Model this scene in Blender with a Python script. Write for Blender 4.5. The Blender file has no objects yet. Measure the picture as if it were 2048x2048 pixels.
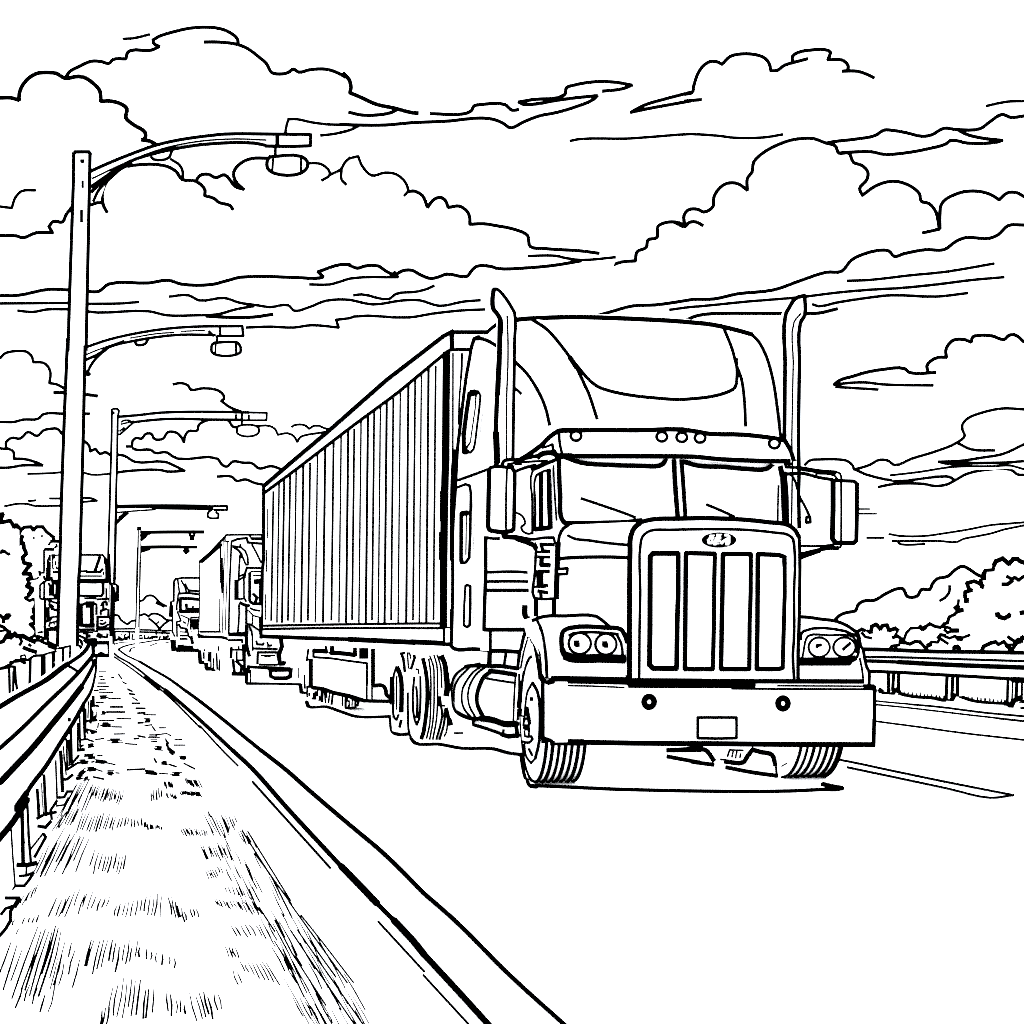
import bpy, math, random
from mathutils import Vector
random.seed(7)
S = bpy.context.scene
COL = S.collection
F, CX, HY, CAMH = 2957.0, 1024.0, 1260.0, 1.15      # focal length and horizon of the 2048 px picture, camera height in metres

# ---------------------------------------------------------------- camera, sky, sun, exposure
cam = bpy.data.objects.new('camera', bpy.data.cameras.new('camera')); COL.objects.link(cam); S.camera = cam
cam.location = (0, 0, CAMH); cam.rotation_euler = (math.radians(90), 0, 0)
cam.data.sensor_width = 36; cam.data.lens = 36 * F / 2048
cam.data.shift_y = (HY - 1024) / 2048
cam.data.clip_start = 0.05; cam.data.clip_end = 8000
W = bpy.data.worlds.new('World'); S.world = W; W.use_nodes = True
nt = W.node_tree
bg = nt.nodes['Background']; sky = nt.nodes.new('ShaderNodeTexSky'); sky.sky_type = 'NISHITA'; sky.sun_disc = False
sky.sun_elevation = math.radians(48); sky.sun_rotation = math.radians(200)
nt.links.new(sky.outputs[0], bg.inputs[0]); bg.inputs[1].default_value = 0.05
bw = nt.nodes.new('ShaderNodeBackground'); bw.inputs[0].default_value = (1, 1, 1, 1); bw.inputs[1].default_value = 1.0   # even white overcast
ad = nt.nodes.new('ShaderNodeAddShader'); nt.links.new(bg.outputs[0], ad.inputs[0]); nt.links.new(bw.outputs[0], ad.inputs[1])
nt.links.new(ad.outputs[0], nt.nodes['World Output'].inputs[0])
sl = bpy.data.lights.new('sun', 'SUN'); sl.energy = 0.5; sl.angle = math.radians(15); sl.color = (1, 0.97, 0.93)
so = bpy.data.objects.new('sun', sl); COL.objects.link(so)
so.rotation_euler = (math.radians(42), 0, math.radians(-20))
S.view_settings.view_transform = 'Standard'; S.view_settings.look = 'None'
S.view_settings.gamma = 1; S.view_settings.exposure = 2.4
S.cycles.use_denoising = False
S.cycles.max_bounces = 12; S.cycles.diffuse_bounces = 12
S.cycles.pixel_filter_type = 'BLACKMAN_HARRIS'; S.cycles.filter_width = 1.2

def mat(name, c, rough=1.0):
    m = bpy.data.materials.new(name); m.use_nodes = True
    b = m.node_tree.nodes['Principled BSDF']
    b.inputs['Base Color'].default_value = (c, c, c, 1); b.inputs['Roughness'].default_value = rough
    b.inputs['Specular IOR Level'].default_value = 0.0
    return m
PAPER = mat('white_paint', 0.9); INK = mat('black_line', 0.0)

# ---------------------------------------------------------------- zoomed crops of the drawing: letter -> origin and scale
CR = dict(A=(0,0,2.76),B=(680,0,2.76),C=(1348,0,2.76),D=(0,600,3.22),E=(1550,600,3.864),F=(960,560,4.83),G=(1340,560,4.83),
 H=(900,900,4.83),I=(1100,840,6.44),J=(1240,1000,4.83),K=(1500,880,6.44),L=(760,1220,4.83),M=(1020,1200,6.44),N=(1000,1300,4.83),
 O=(1360,1300,4.83),P=(1600,1080,4.3125),Q=(480,1040,5.52),R=(320,1040,6.44),S=(0,1000,6.44),T=(0,1260,4.83),U=(560,1240,6.44),
 V=(840,620,6.44),X=(840,900,8.782),Y=(0,1600,4.3125),Z=(300,1500,3.5255),e=(1390,1055,19.32),a=(200,1160,8.782),b=(350,1280,6.44),
 t=(500,680,4.391),d=(70,1080,8.05),f=(1700,1050,5.52),W=(0,0,0.94336),n=(0,0,1.0))
def px(s):
    """'F 340,385 520,370' -> [(u,v)...] in picture pixels; a bare letter inside switches crop"""
    out, c = [], None
    for w in s.split():
        if w in CR: c = CR[w]; continue
        x, y = w.split(',')
        out.append((c[0] + float(x) / c[2], c[1] + float(y) / c[2]))
    return out

# ---------------------------------------------------------------- surfaces that sit in the scene in metres
class Wall:
    """a vertical surface over a plan line of (X, Y) points"""
    def __init__(s, *p): s.p = [Vector((a[0], a[1])) for a in p]
    def at(s, u, v):
        k = (u - CX) / F; best = None; n = len(s.p) - 1
        for i in range(n):
            a, b = s.p[i], s.p[i + 1]
            fa, fb = a.x - k * a.y, b.x - k * b.y
            if abs(fa - fb) < 1e-9: continue
            t = fa / (fa - fb)
            lo = -1e9 if i == 0 else -1e-6
            hi = 1e9 if i == n - 1 else 1 + 1e-6
            if lo <= t <= hi:
                y = a.y + t * (b.y - a.y)
                if y > 0.3:
                    e = 0 if 0 <= t <= 1 else min(abs(t), abs(t - 1))
                    if best is None or e < best[0]: best = (e, y)
        y = best[1] if best else s.p[0].y
        return Vector((k * y, y, CAMH + (HY - v) / F * y))
    def ink(s, u, v, w):
        """the same point with the raised edge line seated on the surface instead of sunk into it"""
        p = s.at(u, v); e = s.at(u + 3, v) - p; e.z = 0
        if e.length < 1e-9: return p
        e.normalize(); ray = Vector((p.x, p.y, 0)).normalized()
        sn = abs(e.x * ray.y - e.y * ray.x)
        if sn > .6: return p
        r = w * .56 * p.y / F; lift = min(r / max(sn, .12) * .7, .14)
        return p - (p - Vector((0, 0, CAMH))).normalized() * lift
class Ground:
    def ink(s, u, v, w): return s.at(u, v)
    def __init__(s, z=0.0): s.z = z; s.p = [0, 0]
    def at(s, u, v):
        y = (CAMH - s.z) * F / max(v - HY, 6.0)
        return Vector(((u - CX) / F * y, y, s.z))
def flat(Y): return Wall((-10, Y), (10, Y))
TH = math.radians(11.0)
R_ = Vector((math.cos(TH), math.sin(TH), 0)); B_ = Vector((-math.sin(TH), math.cos(TH), 0)); O_ = Vector((0.28, 10.5, 0))
def tp(d, s): q = O_ + B_ * d + R_ * s; return (q.x, q.y)
def FR(d): return Wall(tp(d, 0), tp(d, 2.4))
def SD(s): return Wall(tp(5, s), tp(0, s))
GR = Ground(0.008)

# ---------------------------------------------------------------- mesh building
KW = 1.0
class MB:
    def __init__(s): s.v = []; s.f = []; s.m = []
    def add(s, vs, fs, m):
        o = len(s.v); s.v += [tuple(x) for x in vs]
        s.f += [tuple(i + o for i in f) for f in fs]; s.m += [m] * len(fs)
    def seg(s, a, b, ra, rb, m=1, n=6, ext=0.45):
        d = b - a; L = d.length
        if L < 1e-7: return
        d /= L; a = a - d * ra * ext; b = b + d * rb * ext
        q = Vector((0, 0, 1)) if abs(d.z) < 0.9 else Vector((1, 0, 0))
        x = d.cross(q).normalized(); y = d.cross(x)
        vs = []
        for c, r in ((a, ra), (b, rb)):
            for i in range(n):
                t = 2 * math.pi * (i + .5) / n
                vs.append(c + x * math.cos(t) * r * 1.06 + y * math.sin(t) * r * 1.06)
        s.add(vs, [(i, (i + 1) % n, n + (i + 1) % n, n + i) for i in range(n)] + [tuple(range(n))[::-1], tuple(range(n, 2 * n))], m)
    def line(s, pts, w, m=1):
        """a raised edge line w picture-pixels thick at the distance it stands"""
        w = (w * .56 + .45) * KW
        for a, b in zip(pts, pts[1:]):
            s.seg(a, b, w * a.y / F, w * b.y / F, m)
    def dot(s, p, w): s.seg(p - Vector((w * p.y / F * .25, 0, 0)), p + Vector((w * p.y / F * .25, 0, 0)), w / 2 * p.y / F, w / 2 * p.y / F, 1, 8)
    def ngon(s, pts, dv, m=0):
        n = len(pts); vs = list(pts) + [p + dv for p in pts]
        s.add(vs, [tuple(range(n)), tuple(range(n, 2 * n))[::-1]] + [(i, n + i, n + (i + 1) % n, (i + 1) % n) for i in range(n)], m)
    def cyl(s, c, ax, r, L, m=0, n=40):
        q = Vector((0, 0, 1)); x = ax.cross(q).normalized(); y = ax.cross(x)
        vs = []
        for k in (0, L):
            for i in range(n):
                t = 2 * math.pi * i / n; vs.append(c + ax * k + x * math.cos(t) * r + y * math.sin(t) * r)
        s.add(vs, [(i, (i + 1) % n, n + (i + 1) % n, n + i) for i in range(n)] + [tuple(range(n)), tuple(range(n, 2 * n))], m)
    def ring(s, c, ax, r, w, a0=0, a1=360, n=56):
        q = Vector((0, 0, 1)); x = ax.cross(q).normalized(); y = ax.cross(x); p = []
        for i in range(n + 1):
            t = math.radians(a0 + (a1 - a0) * i / n); p.append(c + x * math.cos(t) * r + y * math.sin(t) * r)
        s.line(p, w)

def dens(pts, step):
    out = [pts[0]]
    for a, b in zip(pts, pts[1:]):
        k = max(1, int(math.hypot(b[0] - a[0], b[1] - a[1]) / step))
        out += [(a[0] + (b[0] - a[0]) * i / k, a[1] + (b[1] - a[1]) * i / k) for i in range(1, k + 1)]
    return out
def smooth(p):
    """Catmull-Rom through the traced points, sharp corners kept"""
    if len(p) < 3: return p
    out = []
    for i in range(len(p) - 1):
        a, b = p[i], p[i + 1]
        def tang(j):
            if j == 0 or j == len(p) - 1: return None
            q0, q1, q2 = p[j - 1], p[j], p[j + 1]
            v1 = (q1[0] - q0[0], q1[1] - q0[1]); v2 = (q2[0] - q1[0], q2[1] - q1[1])
            l1, l2 = math.hypot(*v1) or 1, math.hypot(*v2) or 1
            if (v1[0] * v2[0] + v1[1] * v2[1]) / l1 / l2 < 0.35: return None
            return ((v1[0] / l1 + v2[0] / l2) / 2, (v1[1] / l1 + v2[1] / l2) / 2)
        L = math.hypot(b[0] - a[0], b[1] - a[1]) or 1
        dd = ((b[0] - a[0]) / L, (b[1] - a[1]) / L)
        ta, tb = tang(i) or dd, tang(i + 1) or dd
        k = 1 if L < 6 else 4
        for q in range(k):
            t = q / k; h1 = 2*t**3 - 3*t*t + 1; h2 = t**3 - 2*t*t + t; h3 = -2*t**3 + 3*t*t; h4 = t**3 - t*t
            out.append((h1*a[0] + h2*ta[0]*L + h3*b[0] + h4*tb[0]*L, h1*a[1] + h2*ta[1]*L + h3*b[1] + h4*tb[1]*L))
    return out + [p[-1]]

def hull_rows(mb, surf, strokes, dv, n=24):
    segs = [(p, q) for s in strokes for p, q in zip(s, s[1:])]
    vsx = [p[1] for s in strokes for p in s]; v0, v1 = min(vsx) + .3, max(vsx) - .3
    rows = []
    for i in range(n + 1):
        v = v0 + (v1 - v0) * i / n; us = []
        for p, q in segs:
            a, b = (p, q) if p[1] <= q[1] else (q, p)
            if a[1] <= v <= b[1] and b[1] - a[1] > 1e-6: us.append(a[0] + (b[0] - a[0]) * (v - a[1]) / (b[1] - a[1]))
        if len(us) > 1 and max(us) - min(us) > .5: rows.append((v, min(us), max(us)))
    vs, fs = [], []
    for v, lo, hi in rows:
        a, b = surf.at(lo, v), surf.at(hi, v); vs += [a, b, a + dv, b + dv]
    m = len(rows)
    for i in range(m - 1):
        o, p = 4 * i, 4 * i + 4
        fs += [(o, o + 1, p + 1, p), (o + 2, p + 2, p + 3, o + 3), (o, p, p + 2, o + 2), (o + 1, o + 3, p + 3, p + 1)]
    if m > 1: fs += [(0, 2, 3, 1), (4*m - 4, 4*m - 3, 4*m - 1, 4*m - 2)]; mb.add(vs, fs, 0)

def hull(mb, surf, strokes, dv, bottom=None, thick=None, cols=40, smin=3):
    """solid body that fills the traced outline column by column and reaches back by dv"""
    if dv.x == 0 and dv.y > 0:      # far solids reach straight away from the road
        um = [p[0] for s in strokes for p in s]; um = (min(um) if min(um) > CX else max(um)) if (min(um) > CX or max(um) < CX) else CX
        dv = Vector((dv.y * (um - CX) / F, dv.y, 0))
        if um < CX: dv.x = dv.y * (min(p[0] for s in strokes for p in s) - CX) / F * 1.02
        elif um > CX: dv.x = dv.y * (max(p[0] for s in strokes for p in s) - CX) / F * 1.02
    segs = [(p, q) for s in strokes for p, q in zip(s, s[1:])]
    us = [p[0] for s in strokes for p in s]
    u0, u1 = min(us), max(us)
    cs = sorted(set([u0 + (u1 - u0) * i / cols for i in range(cols + 1)]))
    col = []
    for u in cs:
        vs = []
        for p, q in segs:
            a, b = (p, q) if p[0] <= q[0] else (q, p)
            if a[0] - 1e-6 <= u <= b[0] + 1e-6:
                if b[0] - a[0] < 1e-6: vs += [a[1], b[1]]
                else: vs.append(a[1] + (b[1] - a[1]) * (u - a[0]) / (b[0] - a[0]))
        if not vs:
            if not col: continue
            lo, hi = col[-1][1], col[-1][2]
        else: lo, hi = min(vs), max(vs)
        if bottom is not None: hi = max(bottom, lo + 1)
        if thick:
            t = (u - u0) / (u1 - u0 + 1e-9); hi = max(hi, lo + smin + thick * math.sin(math.pi * min(max(t, .02), .98)) ** .6)
        if hi - lo < 0.6: hi = lo + 0.6
        col.append((u, lo, hi))
    vs, fs = [], []
    for u, lo, hi in col:
        a, b = surf.at(u, lo), surf.at(u, hi)
        vs += [a, b, a + dv, b + dv]
    n = len(col)
    for i in range(n - 1):
        o, p = 4 * i, 4 * i + 4
        fs += [(o, o + 1, p + 1, p), (o + 2, p + 2, p + 3, o + 3), (o, p, p + 2, o + 2), (o + 1, o + 3, p + 3, p + 1)]
    fs += [(0, 2, 3, 1), (4*n - 4, 4*n - 3, 4*n - 1, 4*n - 2)]
    mb.add(vs, fs, 0)

def build(name, mb, parent=None, **kw):
    me = bpy.data.meshes.new(name); me.from_pydata(mb.v, [], mb.f)
    me.materials.append(PAPER); me.materials.append(INK)
    me.polygons.foreach_set('material_index', mb.m); me.update()
    o = bpy.data.objects.new(name, me); COL.objects.link(o)
    if parent is not None: o.parent = parent
    for k, v in kw.items(): o[k] = v
    return o
def thing(name, label, cat, group=None, loc=(0, 0, 0)):
    o = bpy.data.objects.new(name, None); COL.objects.link(o); o['label'] = label; o['category'] = cat
    if group: o['group'] = group
    return o
def draw(mb, surf, strokes, sm=True):
    """strokes: 'w | points' ; w 0 only shapes the body"""
    out = []
    for s in strokes:
        w, p = s.split('|'); w = float(w); p = px(p)
        if len(p) == 1:
            mb.dot(surf.ink(p[0][0], p[0][1], w), w); continue
        if sm: p = smooth(p)
        if isinstance(surf, Wall) and len(surf.p) > 2: p = dens(p, 14)
        out.append(p)
        if w > 0: mb.line([surf.ink(q[0], q[1], w) for q in p], w)
    return out
def part(name, surf, strokes, dv=None, parent=None, body=True, bottom=None, thick=None, cols=40, sm=True, extra=None, rows=False, **kw):
    mb = MB(); pts = draw(mb, surf, strokes, sm)
    if body and pts and rows: hull_rows(mb, surf, pts, dv)
    elif body and pts: hull(mb, surf, pts, dv if dv is not None else Vector((0, .3, 0)), bottom, thick, cols)
    if extra: extra(mb)
    return build(name, mb, parent, **kw)
def V3(x, y, z): return Vector((x, y, z))
def el(cx, cy, rx, ry, n=20, a0=0, a1=360):
    return ' '.join('%.2f,%.2f' % (cx + rx * math.cos(math.radians(a0 + (a1 - a0) * i / n)), cy + ry * math.sin(math.radians(a0 + (a1 - a0) * i / n))) for i in range(n + 1))

# ================================================================ SETTING
mb = MB()
mb.add([(-3000, -200, -0.01), (3000, -200, -0.01), (3000, 5000, -0.01), (-3000, 5000, -0.01)], [(0, 1, 2, 3)], 0)
build('ground', mb, kind='structure')
mb = MB()
el_ = px('n 1140,2400 700,1830 572,1694 400,1455 300,1360 250,1318 232,1300')
er_ = px('n 2600,1560 2048,1446 1900,1425 1750,1400 900,1330 420,1290 300,1287')
L1 = [Ground(-0.004).at(*p) for p in dens(el_, 60)]; R1 = [Ground(-0.004).at(*p) for p in dens(er_, 60)]
k = min(len(L1), len(R1))
def resam(P, n): return [P[min(len(P) - 1, int(round(i * (len(P) - 1) / (n - 1))))] for i in range(n)]
L1, R1 = resam(L1, 12), resam(R1, 12)
mb.add(L1 + R1, [(i, i + 1, 13 + i, 12 + i) for i in range(11)], 0)
# painted shadow outlines under truck and tyres, with wheel bottoms, inked on the asphalt
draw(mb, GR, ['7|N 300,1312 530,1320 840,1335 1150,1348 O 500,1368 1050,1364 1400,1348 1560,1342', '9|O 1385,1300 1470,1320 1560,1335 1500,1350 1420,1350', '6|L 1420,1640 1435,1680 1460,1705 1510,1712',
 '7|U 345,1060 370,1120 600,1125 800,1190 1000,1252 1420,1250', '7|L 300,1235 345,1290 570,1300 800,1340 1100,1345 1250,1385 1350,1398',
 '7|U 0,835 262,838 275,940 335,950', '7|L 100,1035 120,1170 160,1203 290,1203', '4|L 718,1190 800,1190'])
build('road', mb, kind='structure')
mb = MB()
# left edge stripe, its thin seam, far bend and the right-hand lines
draw(mb, GR, [
 '4|a 340,1240 470,1330 700,1440', '6|a 700,1440 900,1560 1200,1730 1480,1932', '7|a 1470,1925 T 1932,690 Z 780,0',
 '8|Z 780,0 960,140 1130,290 1400,520 1650,730 1932,1010', '8|Z 1932,1010 W 860,1738 960,1838 1075,1942',
 '4|a 200,1250 320,1350 500,1450 700,1590 900,1750 1150,1932', '7|a 1150,1932 T 1932,870 Z 580,0',
 '8|Z 580,0 720,130 960,400 1200,660 1350,820', '12|Z 1350,820 1500,975 1600,1080', '8|Z 1600,1080 1720,1200', '12|Z 1720,1200 1860,1350 1932,1440', '11|Z 1932,1440 W 860,1865 930,1942',
 '3|a 200,1320 400,1450 560,1560 800,1740 1030,1932', '3|T 1400,450 1650,660 1932,940', '3|Z 353,-170 510,0 620,110', '4|Z 725,225 1000,530 1270,830', '4|Z 1610,1210 1932,1560', '4|W 799,1840 893,1942',
 '3|a 230,1140 330,1110 500,1098', '4|a 340,1240 330,1215 400,1180 500,1150 700,1115 880,1085 1110,1055', '3|a 520,1270 545,1210 610,1190', '3|a 880,1160 1010,1110', '3|a 1150,1110 1210,1095',
 '4|P 655,1390 800,1405 1200,1440 1600,1490 1932,1520', '4|P 655,1422 850,1440 1200,1480 1500,1515 1932,1562', '4|P 655,1565 1000,1610 1400,1665 1932,1725',
 '4|O 1530,1057 1700,1090 1932,1140 W 1790,1476 1912,1500 1868,1505 1790,1488', '4|O 1620,1133 1750,1160 1932,1198 W 1790,1488'])
build('road_marking', mb, kind='structure')

BK = V3(0, 1, 0)
part('mountain', flat(900), ['6|f -168,1052 -130,1010 -85,982 -40,968 0,960 60,945 90,880 150,840 270,830 400,755 540,700 585,705 635,790 740,785 790,712 880,710 910,650 960,595 1080,565 1160,495 1240,455 1320,490 1400,545 1455,570',
  '0|f 1455,570 1700,700 1950,900', '5|f 1100,670 1095,740 1050,800 990,838'], BK * 60, bottom=1262, kind='structure')
part('hill', flat(700), ['4|a 705,370 760,350 810,290 880,270 940,285 1000,340 1060,400 1170,460', '5|a 990,400 1060,430 1130,465', '4|a 250,610 320,625 370,700 480,780 560,720 620,710',
  '0|a 100,600 250,610', '0|a 620,700 705,370 '], BK * 60, bottom=1262, kind='structure')
part('hill', flat(500), ['4|a 705,620 790,600 850,640 910,595 1000,595 1080,630 1170,700 1250,710', '4|a 860,680 930,730 1000,800 1045,860 1120,780 1200,720', '3|a 985,770 1040,730', '0|a 1045,860 1045,866'], BK * 40, bottom=1262, kind='structure')

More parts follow.
